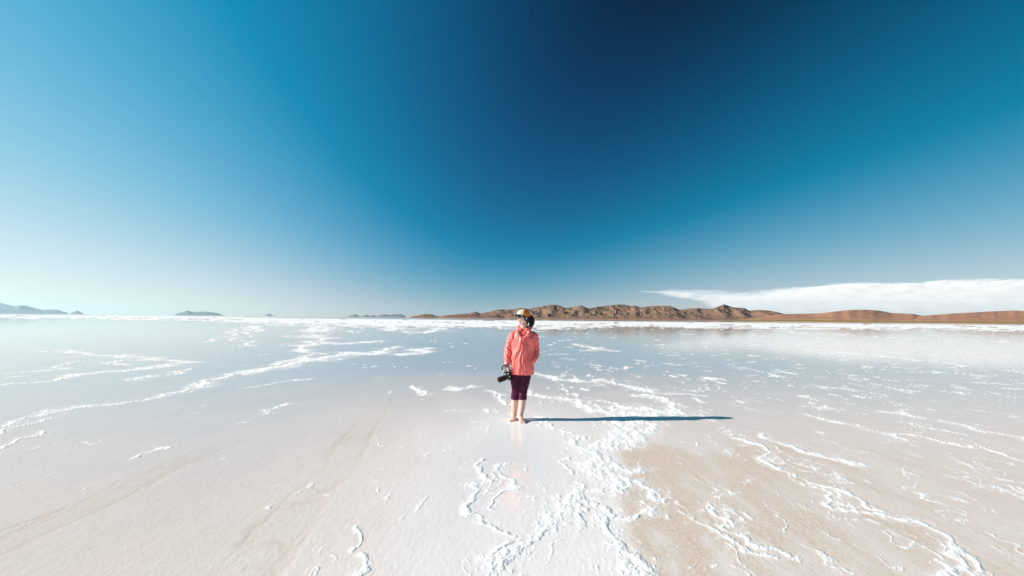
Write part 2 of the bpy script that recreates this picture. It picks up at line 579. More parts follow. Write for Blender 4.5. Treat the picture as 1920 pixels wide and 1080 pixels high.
    for nm, arr in (("ripple", ripple), ("crust", crust), ("brown", brown), ("wet", wet), ("track", track), ("frost", frost), ("clean", clean)):
        at = me.attributes.new(nm, "FLOAT", "POINT")
        at.data.foreach_set("value", arr.astype(np.float32))
    tag(o, kind="structure")
    return o


def ground_material():
    m, nt, b = new_mat("salt_crust")
    lk = nt.links.new
    geo = N(nt, "ShaderNodeNewGeometry").outputs["Position"]

    def attr(nm):
        a = N(nt, "ShaderNodeAttribute")
        a.attribute_name = nm
        return a.outputs["Fac"]

    crust, brown, wet, track, frost = attr("crust"), attr("brown"), attr("wet"), attr("track"), attr("frost")
    clean = attr("clean")
    n_big = noise_node(nt, geo, 0.9, 5, 0.6)
    n_mid = noise_node(nt, geo, 9.0, 6, 0.65)
    n_fine = noise_node(nt, geo, 70.0, 6, 0.7)
    n_gran = noise_node(nt, geo, 34.0, 6, 0.75)
    base = mix_col(nt, n_big, (0.70, 0.580, 0.510), (0.79, 0.690, 0.620))
    # paler, cleaner salt
    sp = math_node(nt, "MULTIPLY_ADD", n_mid, 1.6, -0.35, clamp=True)
    base = mix_col(nt, math_node(nt, "MULTIPLY", sp, 0.35), base, (0.86, 0.785, 0.725))
    gr = math_node(nt, "MULTIPLY_ADD", n_fine, 2.6, -0.85, clamp=True)
    base = mix_col(nt, math_node(nt, "MULTIPLY", gr, 0.30), base, (0.60, 0.48, 0.41))
    bf = math_node(nt, "MULTIPLY", brown, math_node(nt, "MULTIPLY_ADD", n_gran, 4.5, -1.5, clamp=True), clamp=True)
    base = mix_col(nt, bf, base, mix_col(nt, n_fine, (0.52, 0.385, 0.275), (0.73, 0.60, 0.485)))
    base = mix_col(nt, math_node(nt, "MULTIPLY", track, 0.62), base, (0.66, 0.53, 0.41))
    soak = math_node(nt, "MULTIPLY", math_node(nt, "SUBTRACT", wet, 0.22, clamp=True), 0.20)
    base = mix_col(nt, soak, base, (0.36, 0.345, 0.35))
    base = mix_col(nt, math_node(nt, "MULTIPLY", clean, 0.85), base, mix_col(nt, n_mid, (0.84, 0.795, 0.755), (0.92, 0.875, 0.835)))
    gfr = math_node(nt, "MULTIPLY", frost, math_node(nt, "MULTIPLY_ADD", n_fine, 2.4, -0.45, clamp=True))
    base = mix_col(nt, math_node(nt, "MULTIPLY", gfr, 0.65), base, (0.86, 0.83, 0.80))
    white = mix_col(nt, n_fine, (0.90, 0.855, 0.81), (0.95, 0.915, 0.88))
    pit = math_node(nt, "MULTIPLY_ADD", n_gran, 6.0, -3.45, clamp=True)
    white = mix_col(nt, math_node(nt, "MULTIPLY", pit, 0.55), white, (0.52, 0.45, 0.39))
    cm = math_node(nt, "MULTIPLY_ADD", n_mid, 0.5, -0.25)
    cr = math_node(nt, "ADD", crust, math_node(nt, "MULTIPLY", cm, math_node(nt, "MULTIPLY", crust, 0.8)), clamp=True)
    colr = mix_col(nt, cr, base, white)
    lk(colr, b.inputs["Base Color"])
    b.inputs["Roughness"].default_value = 0.9
    b.inputs["Specular IOR Level"].default_value = 0.05
    # grains of salt
    bn = N(nt, "ShaderNodeBump")
    bn.inputs["Distance"].default_value = 0.008
    lk(math_node(nt, "MULTIPLY", math_node(nt, "MULTIPLY_ADD", attr("ripple"), 0.9, 0.1), math_node(nt, "MULTIPLY_ADD", crust, 0.50, 0.17)), bn.inputs["Strength"])
    hgt = math_node(nt, "ADD", math_node(nt, "MULTIPLY", n_fine, 0.9), math_node(nt, "MULTIPLY_ADD", n_mid, 0.35, math_node(nt, "MULTIPLY", crust, math_node(nt, "MULTIPLY", n_gran, 1.6))))
    lk(hgt, bn.inputs["Height"])
    lk(bn.outputs[0], b.inputs["Normal"])
    # thin film of water over the salt
    dry = math_node(nt, "SUBTRACT", 1.0, math_node(nt, "MULTIPLY", cr, 1.0), clamp=True)
    lk(math_node(nt, "MULTIPLY", wet, dry), b.inputs["Coat Weight"])
    b.inputs["Coat IOR"].default_value = 1.33
    lk(math_node(nt, "MULTIPLY_ADD", n_mid, 0.10, 0.02), b.inputs["Coat Roughness"])
    bw = N(nt, "ShaderNodeBump")
    lk(math_node(nt, "MULTIPLY", attr("ripple"), 0.12), bw.inputs["Strength"])
    bw.inputs["Distance"].default_value = 0.002
    lk(n_mid, bw.inputs["Height"])
    lk(bw.outputs[0], b.inputs["Coat Normal"])
    return m


ground = build_ground()
ground.data.materials.append(ground_material())

# ----------------------------------------------------------------------------- hills
def tan_el(px, py):
    d = ray(px, py)
    return d.x / d.y, d.z / d.y


def hz(px):
    return 588.0 + 0.0094 * px


def build_hills(name, prof, dist, depth, seed, mat, rough=1.0, spur=0.05, rows=60, step=1.2, fscale=1.0, curve=1.0):
    pt = [tan_el(px, py) for px, py in prof]
    tx = np.array([p[0] for p in pt])
    tz = np.array([max(p[1], 0.0) for p in pt])
    ts = np.arange(tx[0], tx[-1] + step / F, step / F)
    s = np.linspace(0, 1, rows)
    S, TT = np.meshgrid(s, ts, indexing="ij")
    Yd = dist * (1 + depth * S)
    Xd = TT * Yd
    k = fscale / (dist * 0.035)
    wob = 0.35 * fbm(Xd * k * 0.7, Yd * k * 0.7, 3, seed + 3)
    gul = ridged(Xd * k * 0.55 + wob + 0.25 * Yd * k * 0.2, Yd * k * 0.2 + wob, 5, seed, 0.5)
    fb = fbm(Xd * k * 0.5, Yd * k * 0.5, 4, seed + 5)
    own = np.interp(TT, tx, tz)
    warp = spur * 1.5 * fbm(Xd * k * 0.4, Yd * k * 0.4, 3, seed + 9)
    near = np.interp(np.clip(TT + warp, ts[0], ts[-1]), tx, tz)
    crest = 0.58 + 0.22 * fbm(TT * 14, TT * 0 + 2.5, 3, seed + 21)
    u = np.clip(S / crest, 0, 1)
    env = np.where(S < crest, u ** curve, 1.0 - 0.8 * np.clip((S - crest) / (1 - crest), 0, 1) ** 2)
    mixn = np.clip(1 - u, 0, 1)
    hgt = own * (1 - 0.6 * mixn) + near * 0.6 * mixn
    carve = rough * 3.2 * np.clip(env, 0, 1) ** 1.4 * (1 - np.minimum(env, 1)) * ((gul - 0.70) * 1.0 + 0.30 * fb)
    z = np.maximum(hgt * (env + carve), 0)
    ang = z.max(axis=0)
    z = np.minimum(z, own * 1.0 + 1e-9)
    z = z * Yd * (1 + 0.012 * rough * fbm(Xd * k * 4, Yd * k * 4, 2, seed + 30))
    edge = np.minimum(S / 0.02, 1.0)
    z = z * edge
    z[0] = -4.0
    z[-1] = -4.0
    z = np.where(own <= 1e-6, -4.0, z)
    v = np.stack([Xd.ravel(), Yd.ravel(), z.ravel()], axis=1)
    o = mesh_np(name, v, grid_faces(rows, len(ts)), mat)
    tag(o, kind="structure")
    return o


def hill_mat(name, pale, dark, accent, shore=None, zs=(2, 6), scale=0.02):
    m, nt, b = new_mat(name)
    geo = N(nt, "ShaderNodeNewGeometry").outputs["Position"]
    sep = N(nt, "ShaderNodeSeparateXYZ")
    nt.links.new(geo, sep.inputs[0])
    n1 = noise_node(nt, geo, scale, 6, 0.6)
    n2 = noise_node(nt, geo, scale * 5, 5, 0.65)
    n3 = noise_node(nt, geo, scale * 0.35, 3, 0.5)
    c = mix_col(nt, math_node(nt, "MULTIPLY_ADD", n1, 3.0, -1.0, clamp=True), dark, pale)  # darker and paler ground tones mixed at random by noise
    c = mix_col(nt, math_node(nt, "MULTIPLY_ADD", n3, 4.0, -1.6, clamp=True), c, accent)
    c = mix_col(nt, math_node(nt, "MULTIPLY", math_node(nt, "MULTIPLY_ADD", n2, 4.0, -1.7, clamp=True), 0.35), c, tuple(x * 0.45 for x in dark))
    if shore:
        lo, band, hi = shore
        zz = math_node(nt, "ADD", sep.outputs[2], math_node(nt, "MULTIPLY_ADD", n1, 2.0, -1.0))
        f_hi = math_node(nt, "MULTIPLY_ADD", zz, -1.0 / max(0.1, zs[1] * 0.25), zs[1] / max(0.1, zs[1] * 0.25), clamp=True)
        f_lo = math_node(nt, "MULTIPLY_ADD", zz, -1.0 / 0.8, zs[0] / 0.8, clamp=True)
        c = mix_col(nt, f_hi, c, hi)
        c = mix_col(nt, f_lo, c, lo)
    nt.links.new(c, b.inputs["Base Color"])
    b.inputs["Roughness"].default_value = 0.95
    b.inputs["Specular IOR Level"].default_value = 0.1
    bn = N(nt, "ShaderNodeBump")
    bn.inputs["Strength"].default_value = 0.6
    bn.inputs["Distance"].default_value = 3.0
    nt.links.new(n2, bn.inputs["Height"])
    nt.links.new(bn.outputs[0], b.inputs["Normal"])
    return m


M_BROWN = hill_mat("brown_rock", (0.29, 0.165, 0.105), (0.17, 0.09, 0.07), (0.23, 0.15, 0.085),
                   shore=((0.42, 0.22, 0.10), None, (0.26, 0.13, 0.085)), zs=(2.5, 9))
M_RED = hill_mat("red_earth", (0.47, 0.225, 0.135), (0.38, 0.175, 0.105), (0.42, 0.21, 0.12),
                 shore=((0.30, 0.18, 0.045), None, (0.62, 0.38, 0.22)), zs=(8.5, 11), scale=0.012)
M_FAR = hill_mat("far_rock", (0.24, 0.23, 0.22), (0.19, 0.185, 0.18), (0.21, 0.20, 0.19), scale=0.002)

build_hills("hills", [(820, 595.7), (824, 593.2), (830, 591.7), (855, 589), (880, 587), (892, 583.7), (901, 587.2), (920, 584), (932, 580), (960, 579.8), (975, 577), (992, 578.7),
                      (1010, 575), (1035, 570.7), (1047, 571), (1060, 577), (1075, 575), (1090, 572), (1104, 578), (1122, 574.5), (1145, 572), (1167, 570), (1180, 573.3),
                      (1190, 572.5), (1200, 575.7), (1227, 573), (1257, 573), (1270, 578.7), (1277, 581.5), (1290, 586), (1320, 593), (1350, 601)],
            2300, 0.45, 11, M_BROWN, rough=0.9, spur=0.06, rows=90, step=0.8, fscale=1.25)
build_hills("hills", [(1235, 600), (1262, 584), (1277, 580.5), (1292, 578), (1310, 577.5), (1337, 578.4), (1348, 573.5), (1357, 570), (1366, 573), (1375, 576), (1395, 577), (1405, 582), (1422, 580.7),
                      (1440, 581.5), (1452, 583.7), (1470, 588), (1510, 594), (1560, 603)],
            2750, 0.4, 23, M_BROWN, rough=0.95, spur=0.05, rows=80, step=0.8, fscale=1.0)
build_hills("hills", [(1350, 601.3), (1400, 597), (1440, 592), (1465, 588.3), (1510, 587.5), (1535, 587), (1565, 583.7), (1590, 580.8), (1625, 580), (1650, 582), (1672, 586.5), (1712, 588), (1735, 592.5), (1780, 598), (1830, 606)],
            2200, 0.35, 37, M_RED, rough=0.22, spur=0.02, rows=50, step=1.0, fscale=0.7, curve=0.8)
build_hills("hills", [(1680, 604.5), (1712, 596), (1727, 591.7), (1752, 589.7), (1790, 587), (1865, 583), (1902, 581.7), (1930, 583), (2010, 588), (2120, 580), (2300, 590), (2420, 610)],
            2050, 0.35, 41, M_RED, rough=0.22, spur=0.02, rows=50, step=1.0, fscale=0.7, curve=0.8)
build_hills("island", [(766, 595.1), (771, 593), (787, 590.5), (795, 588), (810, 588.7), (815, 591), (822, 592.6), (836, 595.8)],
            2600, 0.12, 51, M_BROWN, rough=0.8, spur=0.0, rows=40, step=0.5)
FAR_D = 20000
build_hills("island", [(-260, 586), (-170, 575), (-100, 570), (-40, 568), (0, 568), (15, 571), (27, 574), (37, 572), (50, 573), (67, 578.2), (80, 581), (95, 580), (107, 580.3), (117, 583.5), (125, 586), (129, 589.2)],
            FAR_D, 0.2, 61, M_FAR, rough=0.5, spur=0.01, rows=40)
build_hills("island", [(129, 589.2), (134, 586.5), (144, 582), (153, 586), (159, 589.5)], FAR_D, 0.1, 65, M_FAR, rough=0.4, spur=0.0, rows=30, step=0.5)
build_hills("island", [(326, 591.1), (332, 588), (342, 585), (352, 582), (360, 585), (380, 584), (395, 585), (410, 587.5), (420, 592)], FAR_D, 0.1, 67, M_FAR, rough=0.4, spur=0.0, rows=30, step=0.6)
build_hills("island", [(494, 592.7), (504, 587.5), (513, 592.9)], FAR_D * 1.1, 0.05, 69, M_FAR, rough=0.3, spur=0.0, rows=24, step=0.4)
build_hills("island", [(650, 594.1), (660, 590), (667, 589), (672, 592), (678, 593), (686, 589.5), (692, 592.5), (700, 590), (706, 592.7), (713, 590), (720, 588.7), (730, 590.5), (741, 588.5), (752, 588.7), (758, 592), (762, 595.2)],
            FAR_D * 0.8, 0.05, 71, M_FAR, rough=0.3, spur=0.0, rows=24, step=0.5)

# ----------------------------------------------------------------------------- air
def volume_mat(name, color, density, aniso):
    m = bpy.data.materials.new(name)
    m.use_nodes = True
    nt = m.node_tree
    for n in list(nt.nodes):
        if n.type != "OUTPUT_MATERIAL":
            nt.nodes.remove(n)
    v = N(nt, "ShaderNodeVolumePrincipled")
    v.inputs["Color"].default_value = (*color, 1)
    v.inputs["Density"].default_value = density
    v.inputs["Anisotropy"].default_value = aniso
    nt.links.new(v.outputs[0], nt.nodes["Material Output"].inputs["Volume"])
    return m


HB = 27000.0
HT = 520.0
hv = [(-HB, -2000, -5), (HB, -2000, -5), (HB, HB, -5), (-HB, HB, -5), (-HB, -2000, HT), (HB, -2000, HT), (HB, HB, HT), (-HB, HB, HT)]
hf = [(0, 3, 2, 1), (4, 5, 6, 7), (0, 1, 5, 4), (1, 2, 6, 5), (2, 3, 7, 6), (3, 0, 4, 7)]
haze = mesh_np("haze", np.array(hv), hf, volume_mat("air", (0.60, 0.86, 0.98), 1.7e-5, 0.50), smooth=False)
tag(haze, kind="stuff")


def build_cloud(name, x0, x1, y0, y1, cover, sx, sy, alt, mat):
    """a high layer of cloud: a lens-shaped sheet at one altitude that thins out to its edges"""
    PX, PY = np.meshgrid(np.arange(x0, x1, sx), np.arange(y0, y1, sy))
    cv = cover(PX, PY)
    d = np.stack([fw[i] + rt[i] * (PX - 960) / F - up[i] * (PY - 540) / F for i in range(3)], axis=-1)
    el = np.maximum(d[..., 2:3] / d[..., 1:2], 0.0075)
    base = d / d[..., 1:2] * (alt / el)
    base[..., 2] = alt
    relief = 0.010 * alt * fbm(PX / 26, PY / 5, 4, 8, 0.6) + 0.03 * alt * fbm(PX / 110, PY / 12, 3, 9, 0.6)
    th = 0.10 * alt * np.clip(cv, 0, 1.2)
    lo = base.copy()
    hi = base.copy()
    lo[..., 2] += relief - 0.3 * th
    hi[..., 2] += relief + 0.7 * th
    nr, nc = PX.shape
    gf = grid_faces(nr, nc)
    cf = cv.ravel()
    keep = cf[gf].max(axis=1) > 0.004
    gf = gf[keep]
    n = nr * nc
    top = np.where(cf > 0.004, np.arange(n) + n, np.arange(n))
    faces = np.concatenate([gf, top[gf][:, ::-1]])
    v = np.concatenate([lo.reshape(-1, 3), hi.reshape(-1, 3)])
    used = np.unique(faces)
    remap = np.full(2 * n, -1)
    remap[used] = np.arange(len(used))
    o = mesh_np(name, v[used], remap[faces], mat)
    at = o.data.attributes.new("cover", "FLOAT", "POINT")
    at.data.foreach_set("value", np.concatenate([cf, cf])[used].astype(np.float32))
    return o


def cloud_material():
    m = bpy.data.materials.new("cloud_vapour")
    m.use_nodes = True
    nt = m.node_tree
    for n in list(nt.nodes):
        if n.type != "OUTPUT_MATERIAL":
            nt.nodes.remove(n)
    tl = N(nt, "ShaderNodeBsdfTranslucent")
    tl.inputs[0].default_value = (1.0, 0.98, 0.95, 1)
    df = N(nt, "ShaderNodeBsdfDiffuse")
    df.inputs[0].default_value = (1.0, 0.98, 0.95, 1)
    mx = N(nt, "ShaderNodeMixShader")
    mx.inputs[0].default_value = 0.06
    nt.links.new(tl.outputs[0], mx.inputs[1])
    nt.links.new(df.outputs[0], mx.inputs[2])
    tr = N(nt, "ShaderNodeBsdfTransparent")
    a = N(nt, "ShaderNodeAttribute")
    a.attribute_name = "cover"
    al = math_node(nt, "SUBTRACT", 1.0, math_node(nt, "EXPONENT", math_node(nt, "MULTIPLY", a.outputs["Fac"], -4.0)))
    mo = N(nt, "ShaderNodeMixShader")
    nt.links.new(al, mo.inputs[0])
    nt.links.new(tr.outputs[0], mo.inputs[1])
    nt.links.new(mx.outputs[0], mo.inputs[2])
    nt.links.new(mo.outputs[0], nt.nodes["Material Output"].inputs["Surface"])
    return m


M_CLOUD = cloud_material()


def bank(PX, PY):
    top = np.interp(PX, [1200, 1240, 1300, 1380, 1440, 1490, 1560, 1650, 1720, 1790, 1870, 1920, 2000, 2150], [548, 546, 543, 545, 545, 541, 533, 532, 529, 526.5, 523.5, 524, 520, 524])
    lowl = np.interp(PX, [1200, 1235, 1262, 1297, 1330, 1400, 2200], [547, 549, 556, 562, 575, 608, 640])
    n = fbm(PX / 120, PY / 14, 5, 3, 0.55)
    n2 = fbm(PX / 45, PY / 7, 4, 13, 0.6)
    a = sstep(-3, 14, PY - top + 6 * n + 3 * n2)
    b = sstep(-4, 12, lowl - PY + 8 * n)
    gap = 0.45 * np.exp(-((PX - 1560) / 130) ** 2 - ((PY - 574) / 10) ** 2) + 0.6 * np.exp(-((PX - 1330) / 60) ** 2 - ((PY - 553) / 5) ** 2)
    return a * b * np.clip(0.85 + 0.5 * n + 0.3 * n2 - gap, 0, 1.5) * (0.22 + 0.78 * sstep(1260, 1600, PX))


def wisp(PX, PY):
    n = fbm(PX / 60, PY / 6, 4, 23, 0.6)
    t = np.exp(-((PX - 1250) / 45) ** 2 - ((PY - 549 - 0.04 * (PX - 1250)) / 3.0) ** 2)
    return 0.25 * np.clip(t * (0.8 + 1.2 * n) - 0.12, 0, 1)


cb = build_cloud("cloud", 1190, 2150, 512, 600, bank, 3.0, 0.7, 1800, M_CLOUD)
tag(cb, "long white cloud bank low over the brown hills at right", "cloud")
cw = build_cloud("cloud", 1150, 1370, 538, 562, wisp, 2.0, 0.5, 2000, M_CLOUD)
tag(cw, "thin wisp of cloud left of the white cloud bank", "cloud")

# ----------------------------------------------------------------------------- figure helpers
def catmull(P, n):
    P = np.asarray(P, dtype=float)
    if len(P) < 3:
        return np.array([P[0] + (P[-1] - P[0]) * t for t in np.linspace(0, 1, n)])
    Q = np.vstack([2 * P[0] - P[1], P, 2 * P[-1] - P[-2]])
    out = []
    m = len(P) - 1
    for u in np.linspace(0, m, n):
        i = min(int(u), m - 1)
        t = u - i
        a, b, c, d = Q[i], Q[i + 1], Q[i + 2], Q[i + 3]
        out.append(0.5 * ((2 * b) + (-a + c) * t + (2 * a - 5 * b + 4 * c - d) * t * t + (-a + 3 * b - 3 * c + d) * t ** 3))
    return np.array(out)


class Geo:
    def __init__(self):
        self.v = []
        self.f = []

    def add(self, v, f):
        o = len(self.v)
        self.v += [tuple(map(float, p)) for p in v]
        self.f += [tuple(i + o for i in q) for q in f]

    def tube(self, pts, radii, n=14, seg=None, ref=(0, 1, 0), cap=True):
        """pts: joints; radii: (ra, rb) or r per joint; ra along the ref side direction. Round ends."""
        pts = np.asarray(pts, float)
        R = np.array([(r, r) if np.isscalar(r) else tuple(r) for r in radii], float)
        seg = seg or (len(pts) - 1) * 6 + 1
        allv = catmull(np.hstack([pts, R]), seg)
        C, RR = allv[:, :3], np.maximum(allv[:, 3:], 0.0008)
        rings = []
        tang = np.gradient(C, axis=0)
        ref = np.array(ref, float)
        for i in range(seg):
            t = tang[i] / (np.linalg.norm(tang[i]) + 1e-9)
            a = ref - t * ref.dot(t)
            a /= np.linalg.norm(a) + 1e-9
            b = np.cross(t, a)
            rings.append((C[i], t, a, b, RR[i]))
        full = []
        if cap:
            c, t, a, b, r = rings[0]
            for k in (0.35, 0.75):
                q = math.sqrt(1 - (1 - k) ** 2)
                full.append((c - t * min(r) * (1 - k) * 0.9, t, a, b, r * q))
        full += rings
        if cap:
            c, t, a, b, r = rings[-1]
            for k in (0.75, 0.35):
                q = math.sqrt(1 - (1 - k) ** 2)
                full.append((c + t * min(r) * (1 - k) * 0.9, t, a, b, r * q))
        V = []
        for c, t, a, b, r in full:
            for j in range(n):
                w = 2 * math.pi * j / n
                V.append(c + a * r[0] * math.cos(w) + b * r[1] * math.sin(w))
        Fc = []
        m = len(full)
        for i in range(m - 1):
            for j in range(n):
                Fc.append((i * n + j, i * n + (j + 1) % n, (i + 1) * n + (j + 1) % n, (i + 1) * n + j))
        V.append(full[0][0])
        V.append(full[-1][0])
        for j in range(n):
            Fc.append((m * n, (j + 1) % n, j))
            Fc.append((m * n + 1, (m - 1) * n + j, (m - 1) * n + (j + 1) % n))
        self.add(V, Fc)
        return self

    def rings(self, rings, n=40, power=2.4):
        """horizontal super-elliptic rings (cx, cy, z, rx, ry)"""
        A = catmull(np.array(rings, float), (len(rings) - 1) * 5 + 1)
        V = []
        for cx, cyy, z, rx, ry in A:
            for j in range(n):
                w = 2 * math.pi * j / n
                c, s = math.cos(w), math.sin(w)
                e = 2.0 / power
                V.append((cx + rx * math.copysign(abs(c) ** e, c), cyy + ry * math.copysign(abs(s) ** e, s), z))
        m = len(A)
        Fc = []
        for i in range(m - 1):
            for j in range(n):
                Fc.append((i * n + j, i * n + (j + 1) % n, (i + 1) * n + (j + 1) % n, (i + 1) * n + j))
        Fc.append(tuple(range(n - 1, -1, -1)))
        Fc.append(tuple((m - 1) * n + j for j in range(n)))
        self.add(V, Fc)
        return self

    def ellipsoid(self, c, r, nu=18, nv=12, rot=None, fn=None):
        V = []
        Fc = []
        for i in range(nv + 1):
            ph = math.pi * i / nv
            for j in range(nu):
                th = 2 * math.pi * j / nu
                p = Vector((math.sin(ph) * math.cos(th), math.sin(ph) * math.sin(th), math.cos(ph)))
                q = Vector((p.x * r[0], p.y * r[1], p.z * r[2]))
                if fn:
                    q = fn(p, q)
                if rot:
                    q = rot @ q
                V.append((q.x + c[0], q.y + c[1], q.z + c[2]))
        for i in range(nv):
            for j in range(nu):
                Fc.append((i * nu + j, (i + 1) * nu + j, (i + 1) * nu + (j + 1) % nu, i * nu + (j + 1) % nu))
        self.add(V, Fc)
        return self

    def box(self, c, s, axes=None, bevel=0.0):
        bm = bmesh.new()
        bmesh.ops.create_cube(bm, size=1.0)
        for v in bm.verts:
            v.co = Vector((v.co.x * s[0], v.co.y * s[1], v.co.z * s[2]))
        if bevel:
            bmesh.ops.bevel(bm, geom=list(bm.edges), offset=bevel, segments=3, profile=0.5, affect="EDGES")
        bm.verts.index_update()
        V = []
        for v in bm.verts:
            q = v.co
            if axes is not None:
                q = axes @ q
            V.append((q.x + c[0], q.y + c[1], q.z + c[2]))
        self.add(V, [[v.index for v in f.verts] for f in bm.faces])
        bm.free()
        return self

    def build(self, name, mat, parent=None, smooth=True, voxel=0.0, post=None, smooth_iter=0):
        me = bpy.data.meshes.new(name)
        me.from_pydata(self.v, [], self.f)
        me.update()
        o = bpy.data.objects.new(name, me)
        col.objects.link(o)
        bm = bmesh.new()
        bm.from_mesh(me)
        bmesh.ops.remove_doubles(bm, verts=bm.verts, dist=1e-6)
        bmesh.ops.recalc_face_normals(bm, faces=bm.faces)
        bm.to_mesh(me)
        bm.free()
        if voxel:
            md = o.modifiers.new("fuse", "REMESH")
            md.mode = "VOXEL"
            md.voxel_size = voxel
            if smooth_iter:
                ms = o.modifiers.new("soften", "SMOOTH")
                ms.factor = 0.5
                ms.iterations = smooth_iter
            dg = bpy.context.evaluated_depsgraph_get()
            me2 = bpy.data.meshes.new_from_object(o.evaluated_get(dg))
            o.modifiers.clear()
            o.data = me2
            bpy.data.meshes.remove(me)
            me2.name = name
            me = me2
        if post:
            n = len(me.vertices)
            co = np.empty(n * 3)
            no = np.empty(n * 3)
            me.vertices.foreach_get("co", co)
            me.vertices.foreach_get("normal", no)
            co = post(co.reshape(-1, 3), no.reshape(-1, 3))
            me.vertices.foreach_set("co", co.astype(np.float32).ravel())
            me.update()
        me.polygons.foreach_set("use_smooth", np.full(len(me.polygons), smooth, dtype=bool))
        me.materials.clear()
        if mat:
            me.materials.append(mat)
        if parent:
            o.parent = parent
        return o


# ----------------------------------------------------------------------------- the person
gx, gy = hit(975, 787.5)
person = bpy.data.objects.new("person", None)
person.location = (gx, gy, 0)
col.objects.link(person)
tag(person, "barefoot woman in coral jacket, plum leggings and cap standing on wet salt", "person")

SKIN = simple_mat("skin", (0.72, 0.45, 0.36), rough=0.5, noise_amt=0.08, noise_scale=30, spec=0.4)
SKIN.node_tree.nodes["Principled BSDF"].inputs["Subsurface Weight"].default_value = 0.12
SKIN.node_tree.nodes["Principled BSDF"].inputs["Subsurface Radius"].default_value = (0.02, 0.008, 0.005)
CORAL = simple_mat("coral_nylon", (0.95, 0.155, 0.13), rough=0.42, noise_amt=0.05, noise_scale=12, sheen=0.2, spec=0.7)
CORAL_IN = simple_mat("coral_lining", (0.72, 0.12, 0.11), rough=0.6, noise_amt=0.06, noise_scale=12)
PLUM = simple_mat("plum_lycra", (0.060, 0.003, 0.030), rough=0.6, noise_amt=0.15, noise_scale=60, spec=0.25)
PLUM.node_tree.nodes["Principled BSDF"].inputs["Sheen Weight"].default_value = 0.25
PLUM.node_tree.nodes["Principled BSDF"].inputs["Sheen Roughness"].default_value = 0.4
PLUM.node_tree.nodes["Principled BSDF"].inputs["Sheen Tint"].default_value = (0.9, 0.05, 0.45, 1)
HAIR = simple_mat("black_hair", (0.008, 0.007, 0.007), rough=0.5, noise_amt=0.4, noise_scale=90, spec=0.3)
CREAM = simple_mat("cream_cloth", (0.66, 0.63, 0.47), rough=0.8, noise_amt=0.06, noise_scale=60)
ORANGE = simple_mat("orange_mesh", (0.85, 0.21, 0.006), rough=0.75, noise_amt=0.22, noise_scale=70)
BRIM = simple_mat("blue_grey_cloth", (0.30, 0.42, 0.55), rough=0.75, noise_amt=0.06, noise_scale=60)
LENS = simple_mat("dark_glass", (0.006, 0.010, 0.013), rough=0.08, noise_amt=0.0, spec=0.6)
BLACKP = simple_mat("black_plastic", (0.012, 0.012, 0.013), rough=0.45, noise_amt=0.15, noise_scale=80, spec=0.4, bump=0.1)
RUBBER = simple_mat("black_rubber", (0.008, 0.008, 0.009), rough=0.7, noise_amt=0.2, noise_scale=150, spec=0.25)
SILVER = simple_mat("silver_metal", (0.75, 0.74, 0.70), rough=0.3, noise_amt=0.05, metallic=0.9)
REDP = simple_mat("red_paint", (0.45, 0.02, 0.02), rough=0.4)
CORD = simple_mat("pale_cord", (0.72, 0.62, 0.72), rough=0.7)
LIP = simple_mat("lips", (0.50, 0.14, 0.13), rough=0.4)
TEETH = simple_mat("teeth", (0.8, 0.78, 0.72), rough=0.3)
PINK = simple_mat("pink_print", (0.75, 0.06, 0.30), rough=0.6)
DARK = simple_mat("dark_print", (0.05, 0.03, 0.03), rough=0.7)
RING = simple_mat("ring_blue", (0.12, 0.13, 0.5), rough=0.3)

HEAD_C = Vector((0.034, 0.0, 1.532))
HR = Matrix.Rotation(math.radians(-57), 3, "Z") @ Matrix.Rotation(math.radians(-7), 3, "X")


def hp(x, y, z):
    """a point of the head's own frame (facing -y) in the person's frame"""
    q = HR @ Vector((x, y, z))
    return (q.x + HEAD_C.x, q.y + HEAD_C.y, q.z + HEAD_C.z)


def gauss(x, s):
    return math.exp(-(x / s) ** 2)


def head_fn(p, q):
    x, y, z = q
    low = max(0.0, -z / 0.118)
    x *= 1 - 0.30 * low ** 1.6
    if y > 0:
        y *= 1 - 0.35 * low ** 1.2
        y *= 1.04
    else:
        y *= 1 - 0.06 * low
    if y < 0:
        fr = max(0.0, -p.y)
        y += 0.010 * fr * gauss(z + 0.01, 0.07) * (abs(x) < 0.2)           # flatter face
        y -= 0.030 * gauss(x, 0.014) * gauss(z + 0.024, 0.018) * fr          # nose tip
        y -= 0.014 * gauss(x, 0.011) * gauss(z - 0.005, 0.022) * fr          # bridge
        y += 0.008 * (gauss(x - 0.032, 0.016) + gauss(x + 0.032, 0.016)) * gauss(z - 0.012, 0.014) * fr   # eye sockets
        y -= 0.005 * gauss(z - 0.034, 0.012) * gauss(x, 0.05) * fr          # brow
        y -= 0.007 * gauss(x, 0.022) * gauss(z + 0.060, 0.011) * fr          # lips
        y -= 0.010 * gauss(x, 0.022) * gauss(z + 0.098, 0.016) * fr          # chin
        y -= 0.004 * (gauss(x - 0.042, 0.018) + gauss(x + 0.042, 0.018)) * gauss(z + 0.03, 0.02) * fr      # cheeks
    return Vector((x, y, z))


